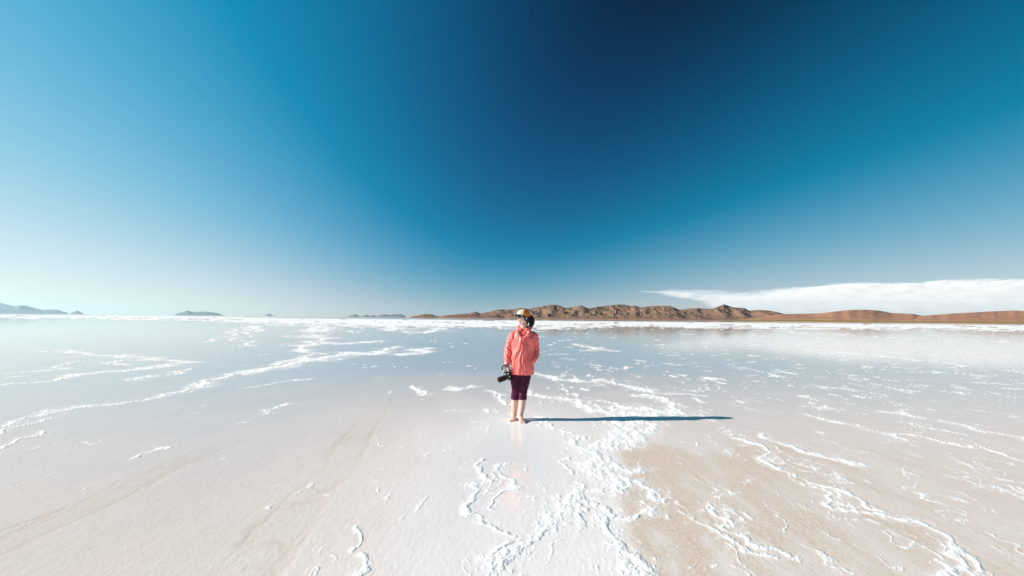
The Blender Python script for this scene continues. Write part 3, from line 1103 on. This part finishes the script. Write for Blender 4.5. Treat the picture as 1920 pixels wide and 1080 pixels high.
b = Geo()
b.ellipsoid(HEAD_C, (0.074, 0.092, 0.118), 64, 48, rot=HR, fn=head_fn)
for sx in (-1, 1):                                        # ears
    q = hp(sx * 0.076, 0.012, -0.006)
    b.ellipsoid(q, (0.008, 0.017, 0.030), 14, 10, rot=HR @ Matrix.Rotation(math.radians(sx * 20), 3, "Z"))
b.tube([(0.045, 0.012, 1.31), (0.044, 0.010, 1.38), (0.045, 0.012, 1.45)], [(0.058, 0.062), 0.048, 0.050], 20)
b.rings([(0.005, 0.0, 0.66, 0.12, 0.085), (0.008, 0.0, 0.76, 0.148, 0.10), (0.012, 0.0, 0.84, 0.14, 0.095), (0.022, 0, 0.97, 0.112, 0.08), (0.032, 0, 1.10, 0.13, 0.095), (0.04, 0, 1.22, 0.145, 0.10), (0.043, 0.01, 1.30, 0.13, 0.075), (0.044, 0.012, 1.35, 0.06, 0.05)], 36)
# legs: viewer's left is her right leg
b.tube([(-0.060, 0.0, 0.74), (-0.062, 0.0, 0.62), (-0.062, -0.005, 0.44), (-0.068, 0.02, 0.39), (-0.076, 0.035, 0.29), (-0.082, 0.045, 0.20), (-0.089, 0.055, 0.10), (-0.092, 0.058, 0.05)],
       [0.082, 0.070, 0.052, 0.050, (0.054, 0.052), (0.051, 0.049), (0.043, 0.041), (0.041, 0.039)], 24, ref=(0, 1, 0))
b.tube([(0.075, 0.0, 0.74), (0.066, -0.01, 0.62), (0.038, -0.035, 0.44), (0.036, -0.035, 0.39), (0.034, -0.03, 0.29), (0.026, -0.035, 0.20), (0.009, -0.045, 0.10), (0.003, -0.05, 0.05)],
       [0.080, 0.068, 0.052, 0.050, (0.054, 0.051), (0.051, 0.048), (0.038, 0.038), (0.038, 0.037)], 24, ref=(0, 1, 0))


def foot(cx, cyy, ang):
    R = Matrix.Rotation(math.radians(ang), 3, "Z")

    def P(x, y, z):
        q = R @ Vector((x, y, 0))
        return (cx + q.x, cyy + q.y, z)
    b.tube([P(0, 0.045, 0.030), P(0, 0.0, 0.042), P(0, -0.06, 0.036), P(0.0, -0.12, 0.022), P(0, -0.15, 0.016)],
           [(0.028, 0.027), (0.036, 0.030), (0.030, 0.037), (0.019, 0.042), (0.013, 0.038)], 20, ref=(0, 0, 1))
    for i in range(5):
        s = -1 if ang >= 0 else 1
        x = s * (-0.031 + i * 0.0165)
        ln = (0.028, 0.030, 0.026, 0.022, 0.016)[i]
        r = (0.0115, 0.009, 0.0085, 0.008, 0.0075)[i]
        y0 = -0.150 + 0.004 * i
        b.tube([P(x, y0 + 0.01, 0.015), P(x, y0 - ln * 0.6, 0.014), P(x, y0 - ln, 0.010)], [r, r, r * 0.9], 10, ref=(0, 0, 1))


foot(-0.092, 0.055, -8)
foot(0.004, -0.055, 10)
# her right arm with the camera
b.tube([(-0.095, 0.0, 1.265), (-0.146, 0.01, 1.18), (-0.184, 0.015, 1.06), (-0.192, -0.02, 0.95), (-0.203, -0.062, 0.832)],
       [0.044, 0.040, 0.036, 0.035, (0.028, 0.022)], 18)
b.tube([(-0.203, -0.062, 0.835), (-0.213, -0.070, 0.805), (-0.226, -0.073, 0.775), (-0.236, -0.075, 0.757)],
       [(0.027, 0.022), (0.034, 0.018), (0.040, 0.017), (0.040, 0.014)], 16, ref=(0, 1, 0))
for i in range(4):                                         # fingers closing on the grip
    y = -0.105 + i * 0.0205
    k = (0.95, 1.05, 1.0, 0.85)[i]
    r = (0.0088, 0.0092, 0.0088, 0.0078)[i]
    b.tube([(-0.236, y, 0.762), (-0.252, y - 0.001, 0.762 - 0.022 * k), (-0.257, y, 0.762 - 0.042 * k), (-0.244, y + 0.001, 0.762 - 0.060 * k), (-0.226, y + 0.002, 0.762 - 0.066 * k)],
           [r * 1.1, r, r, r * 0.95, r * 0.8], 10)
b.tube([(-0.206, -0.092, 0.805), (-0.188, -0.108, 0.785), (-0.178, -0.112, 0.760), (-0.176, -0.108, 0.735)], [0.014, 0.012, 0.0105, 0.0085], 10)
# her left arm, hand in the pocket
b.tube([(0.180, 0.0, 1.260), (0.224, 0.03, 1.165), (0.238, 0.055, 1.02), (0.224, 0.005, 0.955), (0.180, -0.045, 0.890)], [0.043, 0.040, 0.036, 0.035, 0.026], 18)
b.tube([(0.180, -0.045, 0.890), (0.155, -0.050, 0.866), (0.130, -0.050, 0.846)], [(0.024, 0.02), (0.034, 0.016), (0.034, 0.014)], 14, ref=(0, 0, 1))
for i in range(4):
    z = 0.862 - i * 0.017
    b.tube([(0.133, -0.050, z), (0.110, -0.048, z - 0.012), (0.088, -0.044, z - 0.02)], [0.009, 0.0085, 0.007], 10)
b.tube([(0.158, -0.052, 0.888), (0.136, -0.058, 0.886), (0.118, -0.058, 0.878)], [0.012, 0.010, 0.008], 10)
body = b.build("body", SKIN, person, voxel=0.0032, smooth_iter=1)

# lips and a smile, laid on the face
def bvh_of(o):
    me = o.data
    return BVHTree.FromPolygons([v.co.copy() for v in me.vertices], [tuple(p.vertices) for p in me.polygons])


bface = bvh_of(body)


def on_face(x, z, lift=0.0):
    """the point of the face in front of head coordinates (x, z)"""
    o = Vector(hp(x, -0.3, z))
    d = HR @ Vector((0, 1, 0))
    loc, nn, i, dd = bface.ray_cast(o, d)
    if loc is None:
        return hp(x, -0.09, z)
    q = loc - d * lift
    return (q.x, q.y, q.z)


def on_side(sx, y, z, lift=0.0):
    o = Vector(hp(sx * 0.3, y, z))
    d = HR @ Vector((-sx, 0, 0))
    loc, nn, i, dd = bface.ray_cast(o, d)
    if loc is None:
        return hp(sx * 0.06, y, z)
    q = loc - d * lift
    return (q.x, q.y, q.z)


g = Geo()
g.tube([on_face(x, -0.054 + 2.2 * x * x, 0.0005) for x in np.linspace(-0.023, 0.023, 9)], [0.0015] + [0.0034] * 7 + [0.0015], 8, ref=(0, 0, 1))
g.tube([on_face(x, -0.0655 + 3.2 * x * x, 0.0005) for x in np.linspace(-0.021, 0.021, 9)], [0.002] + [0.0042] * 7 + [0.002], 8, ref=(0, 0, 1))
lips = g.build("lips", LIP, body)
g = Geo()
g.tube([on_face(x, -0.0608 + 2.8 * x * x, 0.0005) for x in np.linspace(-0.019, 0.019, 7)], [(0.0026, 0.002)] * 7, 8, ref=(0, 0, 1))
g.build("teeth", TEETH, body)
g = Geo()
g.tube([(-0.253, -0.088, 0.744), (-0.2535, -0.080, 0.744)], [0.0105, 0.0105], 12, cap=False)
g.build("ring", RING, body)

# hair: under the cap and a ponytail
g = Geo()


def hair_fn(p, q):
    q = head_fn(p, q)
    q = q * 1.055
    if p.y < -0.15:                                        # keep clear of the face
        k = min(1.0, (-0.15 - p.y) / 0.35)
        q = q * (1 - 0.22 * k)
    if p.z < -0.35:
        q = q * (1 - 0.25 * min(1, (-0.35 - p.z) / 0.4))
    return q


g.ellipsoid(HEAD_C, (0.075, 0.094, 0.112), 48, 36, rot=HR, fn=hair_fn)
g.tube([hp(0, 0.080, 0.020), hp(0.004, 0.125, 0.026), hp(0.006, 0.158, -0.010), hp(0.004, 0.168, -0.065), hp(0.0, 0.162, -0.115), hp(0.004, 0.170, -0.158)],
       [0.022, 0.036, 0.046, 0.044, 0.030, 0.006], 18)
for sx in (-1, 1):                                         # locks by the temples
    g.tube([hp(sx * 0.068, -0.040, 0.022), hp(sx * 0.074, -0.030, 0.004), hp(sx * 0.074, -0.018, -0.030)], [0.013, 0.013, 0.005], 10)
    g.tube([hp(sx * 0.064, 0.045, -0.02), hp(sx * 0.050, 0.060, -0.07), hp(sx * 0.03, 0.066, -0.105)], [0.018, 0.016, 0.006], 10)


def strands(co, no):
    a = perlin(co[:, 0] * 160, co[:, 2] * 14, 5)
    return co + no * (0.0022 * a)[:, None]


hair = g.build("hair", HAIR, person, voxel=0.005, smooth_iter=2, post=strands)

# cap
def cap_shell(name, az0, az1, el0, mat, parent, lift=0.0, both=True, steps=24, rows=14):
    g = Geo()
    for sgn in ((-1, 1) if both else (1,)):
        V = []
        for i in range(rows + 1):
            el = el0 + (math.pi / 2 - 0.02 - el0) * i / rows
            for j in range(steps + 1):
                az = az0 + (az1 - az0) * j / steps
                az *= sgn
                k = 1.0 + lift
                x = math.sin(az) * math.cos(el) * 0.084 * k
                y = -math.cos(az) * math.cos(el) * 0.106 * k
                z = math.sin(el) * 0.098 * k
                # straighter sides, flatter top
                z = 0.036 + 0.90 * z * (1.0 if z < 0.06 else 1 - 0.8 * (z - 0.06))
                V.append(hp(x, y, z))
        n = steps + 1
        Fc = [(i * n + j, i * n + j + 1, (i + 1) * n + j + 1, (i + 1) * n + j) for i in range(rows) for j in range(steps)]
        g.add(V, Fc)
    o = g.build(name, mat, parent)
    md = o.modifiers.new("cloth", "SOLIDIFY")
    md.thickness = 0.003
    md.offset = 1
    return o


R_ = math.radians
cap = cap_shell("cap", 0, R_(180), -0.05, CREAM, person, both=True)
cap_shell("side_panel", R_(58), R_(150), -0.10, ORANGE, cap, lift=0.022, rows=10)
g = Geo()
V = []
nb = 24
for i in range(nb + 1):
    a = -R_(72) + R_(144) * i / nb
    for k in range(7):
        s = k / 6
        x = math.sin(a) * (0.084 + 0.0 * s)
        y = -math.cos(a) * 0.106 - s * 0.066 * math.cos(a * 0.9) ** 0.8
        z = 0.036 + 0.004 * s - 1.3 * x * x * (0.4 + s)
        V.append(hp(x * (1 - 0.08 * s), y, z))
g.add(V, [(i * 7 + k, i * 7 + k + 1, (i + 1) * 7 + k + 1, (i + 1) * 7 + k) for i in range(nb) for k in range(6)])
brim = g.build("brim", BRIM, cap)
md = brim.modifiers.new("cloth", "SOLIDIFY")
md.thickness = 0.004
g = Geo()
g.ellipsoid(hp(0, 0, 0.122), (0.009, 0.009, 0.005), 12, 8, rot=HR)
g.build("button", CREAM, cap)
g = Geo()
g.tube([hp(0.082, -0.022, 0.028), on_side(1, -0.026, -0.02, 0.004), on_side(1, -0.030, -0.06, 0.004), on_side(1, -0.036, -0.088, 0.005), hp(0.050, -0.045, -0.135)], [0.0042, 0.0048, 0.0048, 0.0048, 0.004], 8)
g.build("chin_cord", CORD, cap)

# sunglasses
def lens_pt(sx, w, k=1.0):
    lx = 0.032 + 0.027 * k * math.cos(w)
    return hp(sx * lx, -0.0975 + 2.2 * lx * lx, 0.003 + 0.0215 * k * math.sin(w) * (1.0 if math.sin(w) < 0 else 0.9))


g = Geo()
for sx in (-1, 1):
    g.tube([lens_pt(sx, w) for w in np.linspace(0, 2 * math.pi, 25)], [0.0034] * 25, 8, seg=49, cap=False)
    g.tube([hp(sx * 0.058, -0.0905, 0.012), hp(sx * 0.079, -0.045, 0.012), hp(sx * 0.083, 0.005, 0.006)], [0.0045, 0.004, 0.003], 8)
g.tube([hp(-0.008, -0.098, 0.010), hp(0.0, -0.1035, 0.012), hp(0.008, -0.098, 0.010)], [0.0032] * 3, 8)
glasses = g.build("sunglasses", BLACKP, person)
for sx in (-1, 1):
    g = Geo()
    V = [lens_pt(sx, 0, 0.0)] + [lens_pt(sx, w) for w in np.linspace(0, 2 * math.pi, 25)[:-1]]
    g.add(V, [(0, 1 + i, 1 + (i + 1) % 24) for i in range(24)])
    o = g.build("lens", LENS, glasses)
    md = o.modifiers.new("glass", "SOLIDIFY")
    md.thickness = 0.002

# leggings
g = Geo()
g.rings([(0.006, 0.0, 0.66, 0.128, 0.092), (0.008, 0.0, 0.76, 0.154, 0.106), (0.012, 0.0, 0.84, 0.145, 0.10)], 36)
g.tube([(-0.060, 0.0, 0.74), (-0.064, 0.0, 0.66), (-0.062, 0.0, 0.56), (-0.060, -0.005, 0.45), (-0.068, 0.018, 0.39), (-0.075, 0.032, 0.305)],
       [0.098, 0.095, 0.085, 0.069, 0.066, 0.068], 24, cap=False)
g.tube([(0.075, 0.0, 0.74), (0.070, -0.005, 0.66), (0.056, -0.02, 0.56), (0.040, -0.035, 0.45), (0.037, -0.035, 0.39), (0.035, -0.032, 0.312)],
       [0.096, 0.093, 0.084, 0.069, 0.065, 0.064], 24, cap=False)


def knee_wrinkles(co, no):
    a = perlin(co[:, 0] * 20, co[:, 2] * 34, 15) * 0.0018 + 0.001 * perlin(co[:, 0] * 40 + co[:, 1] * 30, co[:, 2] * 60, 16)
    return co + no * a[:, None]


leggings = g.build("leggings", PLUM, person, voxel=0.0055, smooth_iter=3, post=knee_wrinkles)

# jacket
g = Geo()
g.rings([(0.026, 0.0, 0.683, 0.176, 0.130), (0.027, 0.0, 0.72, 0.179, 0.134), (0.027, 0.0, 0.84, 0.170, 0.130), (0.028, 0.0, 0.98, 0.160, 0.120), (0.034, 0.0, 1.12, 0.162, 0.120),
         (0.041, 0.0, 1.22, 0.172, 0.118), (0.044, 0.005, 1.29, 0.158, 0.098), (0.044, 0.008, 1.335, 0.105, 0.080), (0.044, 0.008, 1.365, 0.062, 0.062)], 48, power=2.35)
g.tube([(-0.070, 0.005, 1.275), (-0.108, 0.006, 1.262), (-0.140, 0.009, 1.205), (-0.166, 0.012, 1.13), (-0.184, 0.015, 1.05), (-0.191, -0.015, 0.96), (-0.201, -0.056, 0.850)],
       [(0.066, 0.054), (0.072, 0.060), (0.068, 0.057), (0.060, 0.052), (0.056, 0.050), (0.055, 0.049), (0.044, 0.041)], 22, cap=True)
g.tube([(0.155, 0.005, 1.272), (0.190, 0.008, 1.258), (0.216, 0.024, 1.19), (0.230, 0.042, 1.11), (0.236, 0.056, 1.02), (0.222, 0.004, 0.955), (0.184, -0.050, 0.895), (0.155, -0.062, 0.868)],
       [(0.066, 0.054), (0.072, 0.060), (0.067, 0.056), (0.060, 0.051), (0.057, 0.050), (0.056, 0.049), (0.050, 0.046), (0.044, 0.040)], 22, cap=True)


def folds(co, no):
    x, y, z = co[:, 0], co[:, 1], co[:, 2]
    arm = (x < -0.135 - 0.02 * (z < 0.9)) | (x > 0.212)
    # long hanging folds on the front and back
    u = x + 0.035 * perlin(x * 6, z * 5, 71) + 0.05 * (z - 0.9) * np.sign(x - 0.03)
    l1 = 1 - 2.0 * np.abs(perlin(u * 11, z * 2.2 + y * 1.5, 72))
    l2 = 1 - 2.0 * np.abs(perlin(u * 24, z * 4.5, 77))
    tor = 0.017 * np.clip(l1, -0.8, 0.9) + 0.008 * np.clip(l2, -0.8, 0.9)
    tor *= np.clip((1.34 - z) / 0.12, 0.15, 1) * np.clip((z - 0.68) / 0.08, 0.35, 1)
    # crosswise creases on the sleeves
    sl = 0.010 * (1 - 2.2 * np.abs(perlin(x * 8 + 3, z * 13 + x * 12, 74))) + 0.005 * (1 - 2 * np.abs(perlin(x * 24, z * 30 - x * 16, 75)))
    d = np.where(arm, sl, tor)
    return co + no * d[:, None]


jacket = g.build("jacket", CORAL, person, voxel=0.0055, smooth_iter=3, post=folds)

# hood gathered round the neck, open at the front
g = Geo()
pts, rad = [], []
for a in np.linspace(-150, 150, 21):
    w = R_(a)
    back = 0.5 + 0.5 * math.cos(w)
    pts.append((0.046 + 0.088 * math.sin(w), 0.012 + 0.078 * math.cos(w), 1.328 + 0.052 * back + 0.012 * (1 - back)))
    rad.append((0.030 + 0.012 * back, 0.026 + 0.014 * back))
g.tube(pts, rad, 16, seg=64, ref=(0, 0, 1))
g.tube([(-0.035, -0.045, 1.335), (-0.045, -0.092, 1.305), (-0.02, -0.115, 1.265), (0.020, -0.125, 1.225)], [(0.030, 0.03), (0.028, 0.022), (0.022, 0.016), (0.010, 0.008)], 14, ref=(1, 0, 0))
g.tube([(0.125, -0.040, 1.335), (0.125, -0.092, 1.300), (0.095, -0.118, 1.262), (0.045, -0.126, 1.225)], [(0.034, 0.03), (0.034, 0.024), (0.026, 0.018), (0.012, 0.008)], 14, ref=(1, 0, 0))


def hood_folds(co, no):
    return co + no * (0.006 * perlin(co[:, 0] * 30, co[:, 2] * 26 + co[:, 1] * 12, 81))[:, None]


hood = g.build("hood", CORAL, jacket, voxel=0.005, smooth_iter=2, post=hood_folds)
g = Geo()                                                  # inside of the collar
g.tube([(0.046 + 0.060 * math.sin(R_(a)), 0.010 + 0.056 * math.cos(R_(a)), 1.365 + 0.02 * math.cos(R_(a))) for a in np.linspace(-165, 165, 19)], [(0.024, 0.012)] * 19, 12, seg=50, ref=(0, 0, 1))
g.build("collar", CORAL_IN, jacket)


bj, bh = bvh_of(jacket), bvh_of(hood)


def front(x, z, *trees):
    best = None
    for t in trees:
        loc, nn, i, dd = t.ray_cast(Vector((x, -1, z)), Vector((0, 1, 0)))
        if loc is not None and (best is None or loc.y < best):
            best = loc.y
    return best


# zip flap down the front
g = Geo()
V = []
zsz = np.linspace(1.245, 0.688, 60)
ysm = []
for z in zsz:
    xc = 0.034 - 0.012 * (1.2 - z) + 0.004 * math.sin(z * 21)
    row = [front(xc + dx, z, bj) for dx in (-0.012, -0.006, 0.0, 0.006, 0.012)]
    row = [r if r is not None else -0.12 for r in row]
    ysm.append((xc, row))
for i, (xc, row) in enumerate(ysm):
    lo, hi = max(0, i - 3), min(len(ysm), i + 4)
    for k, dx in enumerate((-0.012, -0.006, 0.0, 0.006, 0.012)):
        yy = min(np.mean([ysm[q][1][k] for q in range(lo, hi)]), row[k])
        V.append((xc + dx, yy - (0.0045 if k not in (0, 4) else 0.001), zsz[i]))
g.add(V, [(i * 5 + k, i * 5 + k + 1, (i + 1) * 5 + k + 1, (i + 1) * 5 + k) for i in range(len(zsz) - 1) for k in range(4)])
zf = g.build("zip_flap", CORAL, jacket)
md = zf.modifiers.new("cloth", "SOLIDIFY")
md.thickness = 0.003
for ex, ez in ((-0.033, 1.300), (0.118, 1.292)):
    yy = front(ex, ez, bj, bh)
    g = Geo()
    g.tube([(ex, yy + 0.004, ez), (ex, yy - 0.004, ez)], [0.0075, 0.0065], 14, ref=(1, 0, 0))
    g.build("eyelet", DARK, hood)


def patch(name, mat, parent, x0, x1, z0, z1, tree, lift=0.0015, nx=8, nz=4):
    V = []
    for i in range(nz + 1):
        for j in range(nx + 1):
            x = x0 + (x1 - x0) * j / nx
            z = z0 + (z1 - z0) * i / nz
            yy = front(x, z, tree)
            V.append((x, (yy if yy is not None else -0.1) - lift, z))
    g = Geo()
    g.add(V, [(i * (nx + 1) + j, i * (nx + 1) + j + 1, (i + 1) * (nx + 1) + j + 1, (i + 1) * (nx + 1) + j) for i in range(nz) for j in range(nx)])
    o = g.build(name, mat, parent)
    md = o.modifiers.new("print", "SOLIDIFY")
    md.thickness = 0.001
    return o


patch("chest_mark", DARK, jacket, 0.118, 0.165, 1.232, 1.2375, bj)
patch("hem_tag", DARK, jacket, 0.172, 0.184, 0.765, 0.778, bj)
patch("sleeve_mark", DARK, jacket, 0.240, 0.252, 1.205, 1.222, bj)
patch("leg_mark", PINK, leggings, -0.006, 0.008, 0.388, 0.402, bvh_of(leggings))

# ----------------------------------------------------------------------------- the camera in her hand
pc = bpy.data.objects.new("photo_camera", None)
Lx = Vector((-0.935, -0.12, -0.34)).normalized()
Gx = Vector((-0.34, 0.0, 0.94))
Gx = (Gx - Lx * Gx.dot(Lx)).normalized()
Ux = Gx.cross(Lx)
MM = Matrix.Identity(4)
org = Vector((gx - 0.176, gy - 0.072, 0.665))
for i in range(3):
    MM[i][0] = Gx[i]
    MM[i][1] = Lx[i]
    MM[i][2] = Ux[i]
    MM[i][3] = org[i]
pc.matrix_world = MM
col.objects.link(pc)
tag(pc, "black camera with long zoom lens hanging from the woman's hand", "camera")
g = Geo()
g.box((-0.004, 0.0, -0.006), (0.128, 0.048, 0.086), bevel=0.010)
g.box((0.050, 0.014, -0.008), (0.030, 0.066, 0.082), bevel=0.012)             # grip
g.box((-0.012, 0.004, 0.044), (0.052, 0.056, 0.030), bevel=0.010)             # finder hump
g.box((-0.012, -0.028, 0.040), (0.034, 0.012, 0.022), bevel=0.004)            # eyepiece
cbody = g.build("camera_body", BLACKP, pc, smooth=True)
g = Geo()
g.tube([(0.034, -0.002, 0.036), (0.034, -0.002, 0.046)], [0.013, 0.0125], 18, ref=(1, 0, 0))
g.build("dial", SILVER, cbody)
g = Geo()
g.box((-0.012, -0.006, 0.0605), (0.018, 0.018, 0.004), bevel=0.001)
g.build("hot_shoe", SILVER, cbody)
g = Geo()
g.tube([(0.050, 0.032, 0.034), (0.050, 0.034, 0.040)], [0.007, 0.006], 12, ref=(1, 0, 0))
g.build("shutter_button", SILVER, cbody)
g = Geo()
prof = [(0.022, 0.034), (0.030, 0.034), (0.032, 0.037), (0.060, 0.038), (0.062, 0.040), (0.095, 0.0405), (0.097, 0.039), (0.108, 0.039), (0.110, 0.0415), (0.160, 0.0415), (0.168, 0.0405), (0.170, 0.036), (0.160, 0.034)]
V, Fc = [], []
ns = 32
for yy, r in prof:
    for j in range(ns):
        w = 2 * math.pi * j / ns
        V.append((-0.010 + r * math.cos(w), yy, 0.0 + r * math.sin(w)))
for i in range(len(prof) - 1):
    for j in range(ns):
        Fc.append((i * ns + j, i * ns + (j + 1) % ns, (i + 1) * ns + (j + 1) % ns, (i + 1) * ns + j))
Fc.append(tuple(range(ns)))
g.add(V, Fc)
lens = g.build("lens", RUBBER, pc, smooth=False)


def ring(name, mat, y0, y1, r, parent):
    g = Geo()
    V, Fc = [], []
    pr = [(y0, r - 0.003), (y0, r), (y1, r), (y1, r - 0.003)]
    for yy, rr in pr:
        for j in range(ns):
            w = 2 * math.pi * j / ns
            V.append((-0.010 + rr * math.cos(w), yy, rr * math.sin(w)))
    for i in range(4):
        for j in range(ns):
            Fc.append((i * ns + j, i * ns + (j + 1) % ns, ((i + 1) % 4) * ns + (j + 1) % ns, ((i + 1) % 4) * ns + j))
    g.add(V, Fc)
    return g.build(name, mat, parent, smooth=False)


ring("red_ring", REDP, 0.150, 0.154, 0.0428, lens)
ring("mount_ring", SILVER, 0.0235, 0.0295, 0.0355, lens)
g = Geo()
g.tube([(-0.010, 0.158, 0.0), (-0.010, 0.162, 0.0)], [0.0335, 0.030], 24, ref=(1, 0, 0))
g.build("front_glass", LENS, lens)
# strap looped over the hand, written in the person's frame
g = Geo()
inv = MM.inverted()


def wp(x, y, z):
    return tuple(inv @ Vector((gx + x, gy + y, z)))


g.tube([wp(-0.205, -0.065, 0.728), wp(-0.262, -0.080, 0.752), wp(-0.275, -0.088, 0.778), wp(-0.262, -0.098, 0.806), wp(-0.235, -0.104, 0.822), wp(-0.205, -0.100, 0.818), wp(-0.178, -0.092, 0.795), wp(-0.165, -0.085, 0.760), wp(-0.160, -0.080, 0.72), wp(-0.150, -0.070, 0.665), wp(-0.150, -0.070, 0.625)],
       [(0.014, 0.004)] + [(0.019, 0.008)] * 9 + [(0.010, 0.004)], 12, seg=70, ref=tuple((inv.to_3x3() @ Vector((0.25, -1, 0.25)))))
g.build("strap", RUBBER, pc)

# ----------------------------------------------------------------------------- dark specks far out: likely distant vehicles, modelled as rough lumps
M_SPECK = simple_mat("dark_speck", (0.06, 0.045, 0.04), rough=0.9, noise_amt=0.4, noise_scale=6, bump=0.4, bump_scale=12)


def speck(px, py, w, h, seed, label):
    x, y = hit(px, py)
    s = Geo()
    s.ellipsoid((0, 0, h * 0.42), (w * 0.5, w * 0.42, h * 0.58), 20, 14)
    o = s.build("speck", M_SPECK, None, smooth=False, post=lambda co, no: co * (1 + 0.28 * perlin(co[:, 0] / w * 2.7 + seed, co[:, 1] / w * 2.7 + co[:, 2] / h * 2, seed))[:, None])
    o.location = (x, y, 0)
    tag(o, label, "speck", "dark specks far out on the salt")
    return o


speck(384.5, 599.4, 0.30, 0.22, 1, "reddish small dark stone, leftmost of the three in a row far off")
speck(388.4, 599.6, 0.40, 0.34, 2, "darkest small stone in the middle of three in a row far off")
speck(391.3, 599.6, 0.28, 0.26, 3, "small dark stone, right end of the three in a row far off")
speck(703.2, 601.0, 0.30, 0.24, 4, "lone dark stone on the white crust below the bluish islets")
speck(131.0, 594.0, 0.55, 0.18, 5, "lone flat stone on white salt below the small pointed blue island")
speck(1820.6, 609.8, 0.30, 0.24, 6, "lone stone on the white salt below the reddish hills at right")
